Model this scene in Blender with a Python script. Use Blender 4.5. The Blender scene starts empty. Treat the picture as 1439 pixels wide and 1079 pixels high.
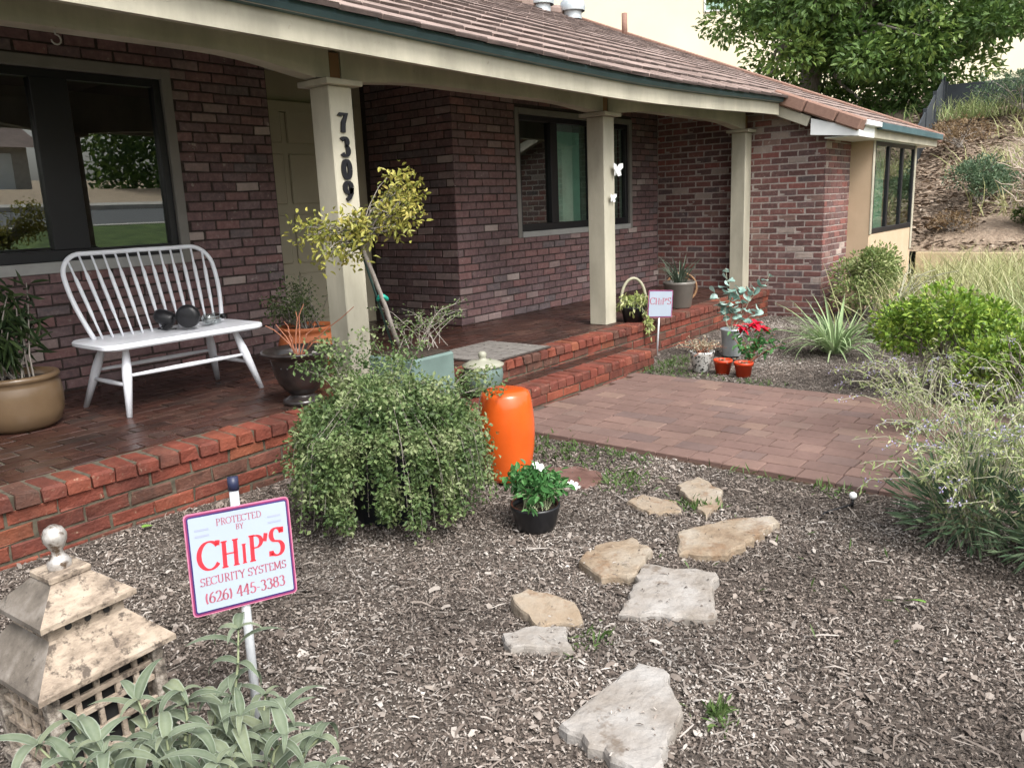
import bpy, math, random
import numpy as np
from mathutils import Matrix, Vector
random.seed(7); rng = np.random.default_rng(7)
SC = bpy.context.scene; COL = SC.collection
R_ = math.radians

# ------------------------------------------------------------------ camera
CAM = np.array([0.0, 0.0, 1.41])
RC = np.array([[0.61856, -0.78474, -0.0396], [-0.19121, -0.10146, -0.97629], [0.76212, 0.61146, -0.21281]])  # right, down, forward
cd = bpy.data.cameras.new('camera'); cam = bpy.data.objects.new('camera', cd); COL.objects.link(cam)
cd.sensor_width = 36; cd.lens = 1140 / 1439 * 36; cd.clip_end = 2000; cd.clip_start = .05
cam.matrix_world = Matrix([[RC[0][i], -RC[1][i], -RC[2][i], CAM[i]] for i in range(3)] + [[0, 0, 0, 1]])
SC.camera = cam
# ------------------------------------------------------------------ sky, sun, exposure
W = bpy.data.worlds.new('World'); SC.world = W; W.use_nodes = True
nt = W.node_tree; bg = nt.nodes['Background']
SUN_EL, SUN_AZ = 52, -18          # azimuth: degrees from -Y (street) towards +X
sky = nt.nodes.new('ShaderNodeTexSky'); sky.sky_type = 'NISHITA'; sky.sun_disc = False
sky.sun_elevation = R_(SUN_EL); sky.dust_density = 6; sky.air_density = 1.2; sky.ozone_density = 1.0
sdir = Vector((math.sin(R_(SUN_AZ)) * math.cos(R_(SUN_EL)), -math.cos(R_(SUN_AZ)) * math.cos(R_(SUN_EL)), math.sin(R_(SUN_EL))))
sky.sun_rotation = math.atan2(sdir.x, sdir.y)
hs = nt.nodes.new('ShaderNodeHueSaturation'); hs.inputs['Saturation'].default_value = .28
nt.links.new(sky.outputs[0], hs.inputs['Color']); nt.links.new(hs.outputs[0], bg.inputs['Color'])
bg.inputs['Strength'].default_value = .15
sl = bpy.data.lights.new('sun', 'SUN'); sl.energy = 1.35; sl.angle = R_(20); sl.color = (1, .97, .92)
so = bpy.data.objects.new('sun', sl); COL.objects.link(so); so.rotation_euler = sdir.to_track_quat('Z', 'Y').to_euler()
SC.view_settings.view_transform = 'Standard'; SC.view_settings.look = 'None'
SC.view_settings.exposure = 1.0; SC.view_settings.gamma = 1

# ------------------------------------------------------------------ materials
def ramp(n, stops, interp='LINEAR'):
    r = n.nodes.new('ShaderNodeValToRGB'); cr = r.color_ramp; cr.interpolation = interp
    while len(cr.elements) < len(stops): cr.elements.new(.5)
    for e, (p, c) in zip(cr.elements, stops): e.position = p; e.color = (*c, 1)
    return r
def mat(name, stops, scale=8, detail=5, rough=.75, bump=.25, bscale=60, bdist=.004, src=None, rstops=None, rmix=.35, spec=.4, rvar=0,
        transl=0, metal=0, stretch=None, rint='LINEAR', nrough=.6, speck=None, coat=0, edge=None, macro=None):
    m = bpy.data.materials.new(name); m.use_nodes = True; n = m.node_tree; L = n.links.new
    p = n.nodes['Principled BSDF']; geo = n.nodes.new('ShaderNodeNewGeometry'); pos = geo.outputs['Position']
    if stretch:
        mp = n.nodes.new('ShaderNodeMapping'); mp.inputs['Scale'].default_value = stretch; L(pos, mp.inputs['Vector']); pos = mp.outputs[0]
    nz = n.nodes.new('ShaderNodeTexNoise'); nz.inputs['Scale'].default_value = scale; nz.inputs['Detail'].default_value = detail
    nz.inputs['Roughness'].default_value = nrough; L(pos, nz.inputs['Vector'])
    r = ramp(n, stops); L(nz.outputs['Fac'], r.inputs[0]); col = r.outputs[0]
    if src:
        if src == 'obj': o = n.nodes.new('ShaderNodeObjectInfo').outputs['Random']
        else:
            a = n.nodes.new('ShaderNodeAttribute'); a.attribute_name = 'rnd'; o = a.outputs['Fac']
        r2 = ramp(n, rstops, rint); L(o, r2.inputs[0])
        mx = n.nodes.new('ShaderNodeMix'); mx.data_type = 'RGBA'; mx.inputs[0].default_value = rmix
        L(r2.outputs[0], mx.inputs[6]); L(col, mx.inputs[7]); col = mx.outputs[2]
    if edge:
        a = n.nodes.new('ShaderNodeAttribute'); a.attribute_name = 'edge'; mx = n.nodes.new('ShaderNodeMix'); mx.data_type = 'RGBA'; L(a.outputs['Fac'], mx.inputs[0]); L(col, mx.inputs[6]); mx.inputs[7].default_value = (*edge, 1); col = mx.outputs[2]
    if speck:                              # (scale, threshold, colour, amount)
        s = n.nodes.new('ShaderNodeTexNoise'); s.inputs['Scale'].default_value = speck[0]; s.inputs['Detail'].default_value = 4
        s.inputs['Roughness'].default_value = .7; L(geo.outputs['Position'], s.inputs['Vector'])
        rr = ramp(n, [(speck[1], (0, 0, 0)), (min(1, speck[1] + .09), (speck[3],) * 3)]); L(s.outputs['Fac'], rr.inputs[0])
        mx = n.nodes.new('ShaderNodeMix'); mx.data_type = 'RGBA'; L(rr.outputs[0], mx.inputs[0]); L(col, mx.inputs[6])
        mx.inputs[7].default_value = (*speck[2], 1); col = mx.outputs[2]
    if macro:                              # (scale, low, high): weathering that drifts over the surface
        s = n.nodes.new('ShaderNodeTexNoise'); s.inputs['Scale'].default_value = macro[0]; s.inputs['Detail'].default_value = 6; s.inputs['Roughness'].default_value = .65
        mp = n.nodes.new('ShaderNodeMapping'); mp.inputs['Scale'].default_value = macro[3] if len(macro) > 3 else (1, 1, 1); L(geo.outputs['Position'], mp.inputs['Vector']); L(mp.outputs[0], s.inputs['Vector'])
        rr = ramp(n, [(.33, (macro[1],) * 3), (.67, (macro[2],) * 3)]); L(s.outputs['Fac'], rr.inputs[0])
        mx = n.nodes.new('ShaderNodeMix'); mx.data_type = 'RGBA'; mx.blend_type = 'MULTIPLY'; mx.inputs[0].default_value = 1; L(col, mx.inputs[6]); L(rr.outputs[0], mx.inputs[7]); col = mx.outputs[2]
    L(col, p.inputs['Base Color']); p.inputs['Roughness'].default_value = rough; p.inputs['Specular IOR Level'].default_value = spec
    p.inputs['Metallic'].default_value = metal; p.inputs['Coat Weight'].default_value = coat
    if rvar:
        mr = n.nodes.new('ShaderNodeMapRange'); mr.inputs[1].default_value = .3; mr.inputs[2].default_value = .7
        mr.inputs[3].default_value = max(.05, rough - rvar); mr.inputs[4].default_value = min(1, rough + rvar)
        n2 = n.nodes.new('ShaderNodeTexNoise'); n2.inputs['Scale'].default_value = 2.2; n2.inputs['Detail'].default_value = 4
        L(geo.outputs['Position'], n2.inputs['Vector']); L(n2.outputs['Fac'], mr.inputs[0]); L(mr.outputs[0], p.inputs['Roughness'])
    if bump:
        b = n.nodes.new('ShaderNodeBump'); b.inputs['Strength'].default_value = bump; b.inputs['Distance'].default_value = bdist
        bn = n.nodes.new('ShaderNodeTexNoise'); bn.inputs['Scale'].default_value = bscale; bn.inputs['Detail'].default_value = 4
        L(pos, bn.inputs['Vector']); L(bn.outputs['Fac'], b.inputs['Height']); L(b.outputs[0], p.inputs['Normal'])
    if transl:
        t = n.nodes.new('ShaderNodeBsdfTranslucent'); L(col, t.inputs[0]); ms = n.nodes.new('ShaderNodeMixShader'); ms.inputs[0].default_value = transl
        L(p.outputs[0], ms.inputs[1]); L(t.outputs[0], ms.inputs[2]); L(ms.outputs[0], n.nodes['Material Output'].inputs[0])
    return m
def flat(name, c, rough=.5, var=.12, scale=6, bump=.08, **k):
    return mat(name, [(.3, tuple(x * (1 - var) for x in c)), (.7, tuple(min(1, x * (1 + var)) for x in c))], scale=scale, rough=rough, bump=bump, **k)
def glassmat(name, tint, base=.12):
    m = bpy.data.materials.new(name); m.use_nodes = True; n = m.node_tree; L = n.links.new; n.nodes.remove(n.nodes['Principled BSDF'])
    g = n.nodes.new('ShaderNodeBsdfGlossy'); g.inputs['Roughness'].default_value = .0; g.inputs['Color'].default_value = (.92, .97, .95, 1)
    t = n.nodes.new('ShaderNodeBsdfTransparent'); t.inputs[0].default_value = (*tint, 1)
    f = n.nodes.new('ShaderNodeFresnel'); f.inputs['IOR'].default_value = 1.9
    a = n.nodes.new('ShaderNodeMath'); a.operation = 'ADD'; a.inputs[1].default_value = base; a.use_clamp = True; L(f.outputs[0], a.inputs[0])
    bk = n.nodes.new('ShaderNodeNewGeometry'); iv = n.nodes.new('ShaderNodeMath'); iv.operation = 'SUBTRACT'; iv.inputs[0].default_value = 1; L(bk.outputs['Backfacing'], iv.inputs[1])
    mu = n.nodes.new('ShaderNodeMath'); mu.operation = 'MULTIPLY'; L(a.outputs[0], mu.inputs[0]); L(iv.outputs[0], mu.inputs[1])
    ms = n.nodes.new('ShaderNodeMixShader'); L(mu.outputs[0], ms.inputs[0]); L(t.outputs[0], ms.inputs[1]); L(g.outputs[0], ms.inputs[2])
    L(ms.outputs[0], n.nodes['Material Output'].inputs[0]); return m

WALLB = [(0, (.12, .076, .08)), (.22, (.17, .098, .099)), (.42, (.22, .122, .118)), (.58, (.16, .118, .124)), (.74, (.235, .115, .108)), (.83, (.125, .12, .128)), (.9, (.32, .25, .235)), (.97, (.52, .45, .41))]
WNOI = [(.3, (.09, .064, .068)), (.55, (.22, .135, .134)), (.75, (.36, .27, .26))]
FARB = [(0, (.10, .052, .05)), (.22, (.17, .075, .068)), (.45, (.235, .095, .082)), (.6, (.13, .085, .085)), (.74, (.27, .085, .07)), (.84, (.09, .085, .09)), (.9, (.3, .2, .17)), (.96, (.5, .44, .39))]
PORB = [(0, (.13, .034, .022)), (.25, (.235, .05, .028)), (.45, (.17, .04, .026)), (.62, (.28, .07, .035)), (.74, (.085, .058, .042)), (.86, (.13, .052, .036)), (.95, (.32, .1, .045))]
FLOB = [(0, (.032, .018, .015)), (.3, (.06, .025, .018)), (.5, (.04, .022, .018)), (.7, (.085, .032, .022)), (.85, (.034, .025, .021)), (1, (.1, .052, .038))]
PAVB = [(0, (.12, .075, .064)), (.25, (.175, .108, .09)), (.5, (.145, .088, .075)), (.7, (.2, .126, .102)), (.85, (.112, .08, .076)), (1, (.25, .165, .125))]
TILB = [(0, (.22, .16, .138)), (.5, (.27, .2, .175)), (1, (.33, .255, .228))]
def pair(name, **k): return {s: mat(name + '_' + s, src=s, **k) for s in ('obj', 'attr')}
MB = {
 'wall': pair('porch_wall_brick', stops=WNOI, rstops=WALLB, rint='CONSTANT', scale=26, rmix=.42, rough=.8, bump=.6, speck=(15, .63, (.4, .35, .31), .7), macro=(1.4, .72, 1.15)),
 'far': pair('outer_wall_brick', stops=[(.3, (.08, .05, .048)), (.55, (.2, .1, .09)), (.75, (.34, .25, .22))], rstops=FARB, rint='CONSTANT', scale=26, rmix=.42, rough=.85, bump=.6, speck=(15, .63, (.5, .45, .41), .7), macro=(1.4, .75, 1.15)),
 'porch': pair('porch_face_brick', stops=[(.3, (.09, .032, .024)), (.55, (.19, .055, .036)), (.75, (.24, .11, .075))], rstops=PORB, rint='CONSTANT', scale=14, rmix=.45, rough=.75, bump=.9, bdist=.006, speck=(36, .625, (.42, .29, .2), .85), macro=(3.2, .42, 1.05)),
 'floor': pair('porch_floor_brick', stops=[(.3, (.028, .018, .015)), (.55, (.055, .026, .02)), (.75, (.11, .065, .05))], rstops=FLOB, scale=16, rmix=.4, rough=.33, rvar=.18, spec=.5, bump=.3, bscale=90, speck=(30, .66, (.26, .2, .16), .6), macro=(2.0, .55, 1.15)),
 'paver': pair('path_paver', stops=[(.3, (.12, .075, .064)), (.7, (.19, .12, .1))], rstops=PAVB, scale=30, rmix=.4, rough=.88, bump=.5, bscale=220, bdist=.003, macro=(1.6, .78, 1.1)),
 'tile': pair('roof_tile', stops=[(.3, (.18, .13, .112)), (.7, (.32, .245, .218))], rstops=TILB, scale=9, rmix=.5, rough=.9, bump=.4, bscale=180, bdist=.003, speck=(14, .66, (.12, .1, .09), .6), macro=(1.5, .75, 1.12)),
}
M = {}
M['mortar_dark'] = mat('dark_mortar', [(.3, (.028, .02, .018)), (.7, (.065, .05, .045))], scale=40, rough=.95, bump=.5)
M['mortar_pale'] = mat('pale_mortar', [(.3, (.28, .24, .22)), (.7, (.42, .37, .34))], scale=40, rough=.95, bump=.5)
M['mortar_porch'] = mat('porch_mortar', [(.3, (.045, .038, .027)), (.7, (.12, .105, .075))], scale=25, rough=.95, bump=.5)
M['sand'] = mat('paver_sand', [(.3, (.1, .06, .045)), (.7, (.18, .12, .09))], scale=60, rough=1)
M['cream'] = mat('cream_paint', [(.3, (.44, .415, .325)), (.7, (.51, .48, .385))], scale=3, rough=.6, bump=.35, bscale=30, stretch=(1, 1, .35), speck=(13, .66, (.27, .23, .16), .55), macro=(2.4, .68, 1.06, (1, 1, .4)))
M['white'] = flat('white_primer', (.78, .8, .8), .5, .05)
M['stucco'] = mat('tan_stucco', [(.3, (.5, .38, .26)), (.7, (.56, .43, .3))], scale=5, rough=.9, bump=.5, bscale=160)
M['teal'] = mat('teal_gutter', [(.3, (.04, .085, .1)), (.7, (.075, .14, .155))], scale=4, rough=.45, spec=.5, bump=.1)
M['greytrim'] = flat('grey_window_trim', (.2, .19, .175), .6)
M['palegrey'] = flat('pale_grey_window_sill', (.33, .33, .32), .6)
M['black'] = flat('black_window_frame', (.012, .012, .015), .4)
M['door'] = flat('beige_door_paint', (.36, .325, .24), .5, .06, 2)
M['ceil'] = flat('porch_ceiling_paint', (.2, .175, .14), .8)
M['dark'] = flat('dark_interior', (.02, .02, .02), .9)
M['blind'] = flat('pale_green_blind', (.66, .85, .77), .7, transl=.6)
M['curtain'] = flat('grey_curtain', (.4, .42, .38), .8, transl=.4)
M['glass'] = glassmat('window_glass', (.72, .8, .76), .12)
M['bayglass'] = glassmat('bay_window_glass', (.7, .82, .76), .10)
M['clear'] = glassmat('clear_plastic', (.8, .84, .84), .1)
M['soil'] = mat('potting_soil', [(.3, (.018, .012, .008)), (.7, (.06, .042, .03))], scale=60, rough=1, bump=.8, bdist=.01)
M['ground'] = mat('mulch_soil', [(.25, (.04, .032, .026)), (.5, (.09, .074, .062)), (.75, (.16, .136, .116))], scale=38, detail=8, rough=1, bump=1, bscale=70, bdist=.02, nrough=.75)
M['hill'] = mat('hillside_mulch', [(.3, (.15, .11, .08)), (.5, (.25, .19, .14)), (.7, (.36, .29, .22))], scale=6, detail=10, rough=1, bump=1, bscale=14, bdist=.06, nrough=.8)
M['chip'] = mat('wood_chip', [(.3, (.1, .075, .06)), (.7, (.25, .2, .165))], scale=90, rough=.95, bump=.3, src='attr',
    rstops=[(0, (.035, .027, .022)), (.3, (.125, .1, .085)), (.55, (.24, .202, .175)), (.8, (.37, .33, .295)), (1, (.58, .54, .5))], rmix=.2, macro=(1.3, .52, 1.15))
M['hillchip'] = mat('bark_chip', [(.3, (.15, .1, .07)), (.7, (.34, .25, .18))], scale=30, rough=.95, bump=0, src='attr',
    rstops=[(0, (.08, .055, .04)), (.4, (.22, .165, .12)), (.75, (.38, .3, .225)), (1, (.55, .47, .38))], rmix=.25)
M['stone'] = mat('flagstone', [(.25, (.15, .1, .062)), (.42, (.24, .185, .13)), (.6, (.29, .25, .2)), (.78, (.34, .305, .265))], scale=5, detail=8, rough=.9, bump=.9, bscale=22, bdist=.014, speck=(6, .55, (.17, .1, .055), .65))
M['greystone'] = mat('grey_flagstone', [(.25, (.15, .125, .1)), (.42, (.25, .225, .2)), (.7, (.34, .325, .31))], scale=6, detail=8, rough=.9, bump=.9, bscale=22, bdist=.014, speck=(9, .58, (.13, .1, .075), .8))
M['darkstone'] = mat('dark_slab', [(.3, (.09, .045, .035)), (.7, (.16, .09, .075))], scale=8, rough=.8, bump=.5)
M['benchwhite'] = mat('white_bench_paint', [(.3, (.64, .66, .71)), (.7, (.74, .76, .81))], scale=5, rough=.35, bump=.04)
M['blackplastic'] = flat('black_plastic', (.012, .012, .014), .35)
M['tub'] = flat('black_tub_plastic', (.025, .03, .038), .5)
M['urn'] = mat('dark_glazed_urn', [(.3, (.012, .01, .01)), (.7, (.04, .032, .03))], scale=10, rough=.28, bump=.2, coat=.3)
M['brownglaze'] = mat('brown_glazed_pot', [(.3, (.1, .064, .036)), (.7, (.16, .106, .06))], scale=4, rough=.32, bump=.05, coat=.3)
M['terracotta'] = flat('terracotta', (.42, .125, .045), .6)
M['orange'] = mat('orange_glaze', [(.3, (.58, .088, .012)), (.7, (.64, .105, .015))], scale=3, rough=.25, bump=.05, coat=.4, macro=(5, .85, 1.05))
M['palepot'] = flat('pale_teal_pot', (.125, .18, .165), .5, .15)
M['celadon'] = flat('celadon_ceramic', (.3, .3, .24), .4, .15)
M['greypot'] = mat('grey_pot_glaze', [(.3, (.13, .12, .105)), (.7, (.19, .175, .155))], scale=4, rough=.35, bump=.05)
M['zinc'] = mat('galvanised_zinc', [(.3, (.42, .47, .5)), (.7, (.58, .63, .66))], scale=12, rough=.45, metal=.35, bump=.05)
M['redpot'] = flat('red_plastic_pot', (.5, .045, .01), .4)
M['whitepot'] = mat('white_black_pattern_pot', [(.42, (.02, .02, .02)), (.46, (.6, .6, .57))], scale=42, detail=2, rough=.3, bump=0)
M['signwhite'] = flat('sign_white', (.34, .395, .47), .35, .03)
M['signred'] = flat('sign_red_print', (.62, .03, .045), .4, .1)
M['signdull'] = flat('sign_faded_red_print', (.34, .09, .13), .5, .2, 40)
M['maroon'] = flat('sign_maroon_print', (.2, .03, .1), .4, .2)
M['signblue'] = flat('sign_navy_print', (.035, .02, .12), .4, .2)
M['signpink'] = flat('sign_pink_edge', (.5, .17, .27), .4, .2, 30)
M['pale'] = flat('faded_print', (.3, .33, .44), .5, .1)
M['tube'] = flat('aluminium_tube', (.62, .65, .68), .35, .1, metal=.3)
M['navycap'] = flat('navy_cap', (.02, .025, .06), .4)
M['weathered'] = mat('flaked_paint_wood', [(.34, (.08, .062, .05)), (.44, (.22, .175, .135)), (.56, (.36, .295, .23)), (.75, (.41, .365, .32))], scale=9, detail=10, rough=.9, bump=.6, bscale=40, bdist=.006, nrough=.72, stretch=(1, 2.2, 2), speck=(24, .53, (.07, .055, .045), .9))
M['weatherdark'] = mat('weathered_lantern_frame', [(.38, (.05, .042, .036)), (.5, (.2, .17, .14)), (.62, (.42, .38, .33))], scale=34, detail=8, rough=.95, bump=.6, nrough=.75)
M['patina'] = mat('grey_metal_patina', [(.3, (.15, .145, .15)), (.5, (.23, .225, .23)), (.7, (.3, .3, .32))], scale=14, detail=9, rough=.8, bump=.6, speck=(28, .6, (.12, .1, .085), .7))
M['lanternside'] = mat('grimy_lantern_side', [(.3, (.07, .06, .05)), (.5, (.14, .12, .1)), (.7, (.24, .215, .19))], scale=12, detail=9, rough=.9, bump=.7, speck=(30, .6, (.04, .035, .03), .8))  # darker brown-grey for one side of both lantern roofs
M['finial'] = mat('flaked_silver', [(.4, (.12, .085, .06)), (.5, (.46, .43, .4)), (.7, (.62, .6, .58))], scale=30, rough=.4, metal=.5, bump=.3)
M['bark'] = mat('grey_bark', [(.3, (.14, .12, .1)), (.7, (.33, .3, .27))], scale=20, rough=.95, bump=.6, stretch=(1, 1, .3))
M['twig'] = flat('red_brown_twig', (.36, .15, .09), .8)
M['paletwig'] = flat('pale_bare_branch', (.5, .42, .35), .9)
M['stake'] = flat('green_stake', (.04, .08, .07), .6)
M['tie'] = flat('green_plastic_tie', (.01, .3, .22), .4)
M['steel'] = flat('steel_hook', (.5, .5, .48), .3, metal=.8)
M['digit'] = flat('black_house_number', (.008, .008, .012), .35)
M['wood'] = flat('brown_wicker', (.22, .12, .06), .8)
M['mat'] = mat('grey_doormat', [(.3, (.13, .12, .11)), (.7, (.2, .185, .17))], scale=30, rough=.95, bump=.6, bscale=200)
M['matline'] = flat('dark_doormat_line', (.05, .04, .035), .95)
M['fence'] = flat('dark_screen_fence', (.035, .042, .05), .85)
M['neighbour'] = mat('cream_neighbour_stucco', [(.3, (.66, .62, .46)), (.7, (.72, .68, .52))], scale=.4, rough=.9, bump=.2)
M['edging'] = flat('pale_timber_edging', (.55, .45, .3), .9)
M['asphalt'] = mat('asphalt', [(.3, (.075, .08, .085)), (.7, (.12, .125, .13))], scale=30, rough=.9)
M['concrete'] = flat('concrete', (.42, .4, .37), .9)
M['tanpath'] = flat('tan_driveway', (.4, .31, .22), .95)
M['garagewhite'] = flat('white_garage_paint', (.75, .8, .82), .6, .04)
def leafm(name, cols, rough=.5, transl=.25, spec=.35):
    n = len(cols); return mat(name, [(.3, cols[0]), (.7, cols[-1])], scale=14, rough=rough, bump=0, src='attr', rstops=[(i / max(1, n - 1), c) for i, c in enumerate(cols)], rmix=.25, transl=transl, spec=spec)
def leafo(name, cols, rough=.6, transl=.2, scale=30, edge=None):
    n = len(cols); return mat(name, [(.3, cols[0]), (.7, cols[-1])], scale=scale, rough=rough, bump=.3, bscale=160, src='obj', rstops=[(i / max(1, n - 1), c) for i, c in enumerate(cols)], rmix=.35, transl=transl, spec=.25, edge=edge)
M['l_cotone'] = leafm('small_variegated_leaf', [(.025, .06, .018), (.06, .12, .03), (.11, .18, .055), (.19, .25, .1), (.29, .33, .17)])
M['l_tree'] = leafm('dark_tree_leaf', [(.02, .05, .018), (.045, .105, .026), (.1, .185, .04), (.24, .34, .08)])
M['l_small'] = leafm('yellow_green_leaf', [(.13, .16, .03), (.26, .28, .055), (.42, .4, .1), (.5, .42, .12)])
M['l_twiggy'] = leafm('dull_green_leaf', [(.04, .07, .025), (.085, .13, .045), (.17, .21, .085)])
M['l_dark'] = leafm('dark_strap_leaf', [(.012, .028, .012), (.03, .055, .02), (.06, .09, .03)])
M['l_holly'] = leafm('variegated_shrub_leaf', [(.05, .1, .02), (.13, .21, .05), (.29, .36, .12), (.46, .48, .24)])
M['l_bright'] = leafm('bright_green_leaf', [(.045, .11, .014), (.12, .24, .03), (.25, .39, .05), (.4, .5, .09)])
M['l_sage'] = leafm('grey_sage_leaf', [(.1, .16, .05), (.21, .29, .085), (.36, .42, .17), (.5, .51, .3)])
M['l_dry'] = leafm('dry_grass', [(.18, .22, .07), (.31, .34, .13), (.46, .45, .22), (.56, .52, .33)])
M['l_hill'] = leafm('hill_shrub_leaf', [(.045, .09, .05), (.095, .16, .085), (.17, .23, .13)])
M['l_weed'] = leafm('weed_leaf', [(.03, .065, .015), (.07, .13, .03), (.14, .2, .07)])
M['l_bowl'] = leafm('fresh_green_leaf', [(.025, .1, .025), (.06, .18, .05), (.11, .26, .08)])
M['l_brown'] = leafm('brown_dry_leaf', [(.1, .06, .03), (.2, .13, .07), (.3, .22, .12)])
M['l_succ'] = leafm('dried_succulent_leaf', [(.22, .2, .12), (.4, .36, .25), (.55, .47, .36)])
M['l_var'] = leafm('pale_variegated_leaf', [(.2, .3, .06), (.4, .46, .16), (.55, .55, .3)])
M['l_purple'] = leafm('lavender_flower', [(.25, .22, .42), (.42, .38, .6), (.55, .52, .66)])
M['stalk'] = flat('pale_green_stalk', (.3, .34, .2), .8)
M['greystalk'] = flat('grey_stalk', (.34, .33, .24), .8)
M['sageleaf'] = leafo('felted_sage_leaf', [(.07, .1, .06), (.115, .155, .1), (.16, .2, .135), (.21, .235, .14)], .9, scale=45, edge=(.28, .32, .26))
M['strap'] = leafo('striped_strap_leaf', [(.18, .29, .12), (.3, .4, .2), (.42, .49, .29)], .5)
M['euca'] = leafo('blue_green_round_leaf', [(.16, .3, .25), (.28, .42, .37), (.42, .54, .5)], .5)
M['red'] = leafo('red_bract', [(.6, .01, .03), (.7, .02, .06)], .5)
M['petal'] = flat('white_petal', (.8, .82, .8), .5)
M['grassy'] = leafo('grey_green_blade', [(.07, .1, .07), (.13, .17, .12)], .5)
M['greenleaf'] = flat('fallen_green_leaf', (.16, .3, .06), .5)

# ------------------------------------------------------------------ builders
def link(o, parent=None):
    COL.objects.link(o)
    if parent is not None: o.parent = parent
    return o
def tag(o, label=None, cat=None, group=None, kind=None):
    for k, v in (('label', label), ('category', cat), ('group', group), ('kind', kind)):
        if v: o[k] = v
    return o
def empty(name, loc=(0, 0, 0), rz=0, label=None, cat=None, group=None, rot=None):
    o = link(bpy.data.objects.new(name, None)); o.location = loc; o.rotation_euler = rot or (0, 0, rz); o.empty_display_size = .1
    return tag(o, label, cat, group)
def meshobj(name, v, f, m=None, parent=None, smooth=False, rnd=None):
    me = bpy.data.meshes.new(name); v = np.asarray(v, float)
    me.from_pydata([tuple(x) for x in v] if len(v) < 4000 else v.tolist(), [], f if isinstance(f, list) else f.tolist()); me.update()
    if m: me.materials.append(m)
    if smooth: me.polygons.foreach_set('use_smooth', [True] * len(me.polygons))
    if rnd is not None:
        a = me.attributes.new('rnd', 'FLOAT', 'POINT'); a.data.foreach_set('value', np.asarray(rnd, np.float32))
    return link(bpy.data.objects.new(name, me), parent)
class MB_:
    "collects simple solids into one mesh"
    def __init__(s): s.v = []; s.f = []
    def add(s, v, f):
        k = len(s.v); s.v += [tuple(map(float, p)) for p in v]; s.f += [tuple(i + k for i in q) for q in f]; return s
    def box(s, x0, x1, y0, y1, z0, z1):
        return s.add([(x0, y0, z0), (x1, y0, z0), (x1, y1, z0), (x0, y1, z0), (x0, y0, z1), (x1, y0, z1), (x1, y1, z1), (x0, y1, z1)],
            [(0, 3, 2, 1), (4, 5, 6, 7), (0, 1, 5, 4), (1, 2, 6, 5), (2, 3, 7, 6), (3, 0, 4, 7)])
    def bbox(s, x0, x1, y0, y1, z0, z1, b=.004):
        "box with chamfered edges"
        c = np.array([(x0 + x1) / 2, (y0 + y1) / 2, (z0 + z1) / 2]); h = np.array([x1 - x0, y1 - y0, z1 - z0]) / 2
        v = []; idx = {}
        for sx in (-1, 1):
            for sy in (-1, 1):
                for sz in (-1, 1):
                    for ax in range(3):
                        q = h - b; q[ax] = h[ax]; idx[(sx, sy, sz, ax)] = len(v); v.append(c + q * np.array([sx, sy, sz]))
        f = []
        def quad(*k): f.append(tuple(idx[i] for i in k))
        for a in (-1, 1):
            q = [(a, -1, -1, 0), (a, 1, -1, 0), (a, 1, 1, 0), (a, -1, 1, 0)]; quad(*(q if a > 0 else q[::-1]))
            q = [(-1, a, -1, 1), (1, a, -1, 1), (1, a, 1, 1), (-1, a, 1, 1)]; quad(*(q[::-1] if a > 0 else q))
            q = [(-1, -1, a, 2), (1, -1, a, 2), (1, 1, a, 2), (-1, 1, a, 2)]; quad(*(q if a > 0 else q[::-1]))
            for b_ in (-1, 1):
                for s1, s2, ax, bx, mk in ((a, b_, 0, 1, lambda t: (a, b_, t)), (a, b_, 1, 2, lambda t: (t, a, b_)), (a, b_, 0, 2, lambda t: (a, t, b_))):
                    quad((*mk(-1), ax), (*mk(1), ax), (*mk(1), bx), (*mk(-1), bx))
                for c_ in (-1, 1): quad((a, b_, c_, 0), (a, b_, c_, 1), (a, b_, c_, 2))
        return s.add(v, f)
    def tube(s, pts, r, n=8, cap=True):
        pts = [np.array(p, float) for p in pts]; r = [r] * len(pts) if np.isscalar(r) else list(r); V = []
        up = np.array([.13, .31, .94])
        for i, p in enumerate(pts):
            d = pts[min(i + 1, len(pts) - 1)] - pts[max(i - 1, 0)]; d = d / (np.linalg.norm(d) + 1e-9)
            if i == 0:
                a = np.cross(d, up)
                if np.linalg.norm(a) < .05: a = np.cross(d, [1, 0, 0])
            else: a = a - d * (a @ d)
            a = a / (np.linalg.norm(a) + 1e-9); b = np.cross(d, a)
            V += [p + r[i] * (a * math.cos(2 * math.pi * k / n) + b * math.sin(2 * math.pi * k / n)) for k in range(n)]
        F = [(i * n + k, i * n + (k + 1) % n, (i + 1) * n + (k + 1) % n, (i + 1) * n + k) for i in range(len(pts) - 1) for k in range(n)]
        if cap: F += [tuple(range(n))[::-1], tuple((len(pts) - 1) * n + k for k in range(n))]
        return s.add(V, F)
    def lathe(s, prof, n=40, c=(0, 0, 0)):
        V = [(c[0] + r * math.cos(2 * math.pi * k / n), c[1] + r * math.sin(2 * math.pi * k / n), c[2] + z) for r, z in prof for k in range(n)]
        F = [(i * n + k, i * n + (k + 1) % n, (i + 1) * n + (k + 1) % n, (i + 1) * n + k) for i in range(len(prof) - 1) for k in range(n)]
        return s.add(V, F)
    def prism(s, poly, z0, z1):
        n = len(poly); V = [(x, y, z0) for x, y in poly] + [(x, y, z1) for x, y in poly]
        return s.add(V, [tuple(range(n))[::-1], tuple(range(n, 2 * n))] + [(i, (i + 1) % n, n + (i + 1) % n, n + i) for i in range(n)])
    def build(s, name, m=None, parent=None, smooth=False, kind=None):
        o = meshobj(name, s.v, s.f, m, parent, smooth)
        if kind: o['kind'] = kind
        return o
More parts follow.
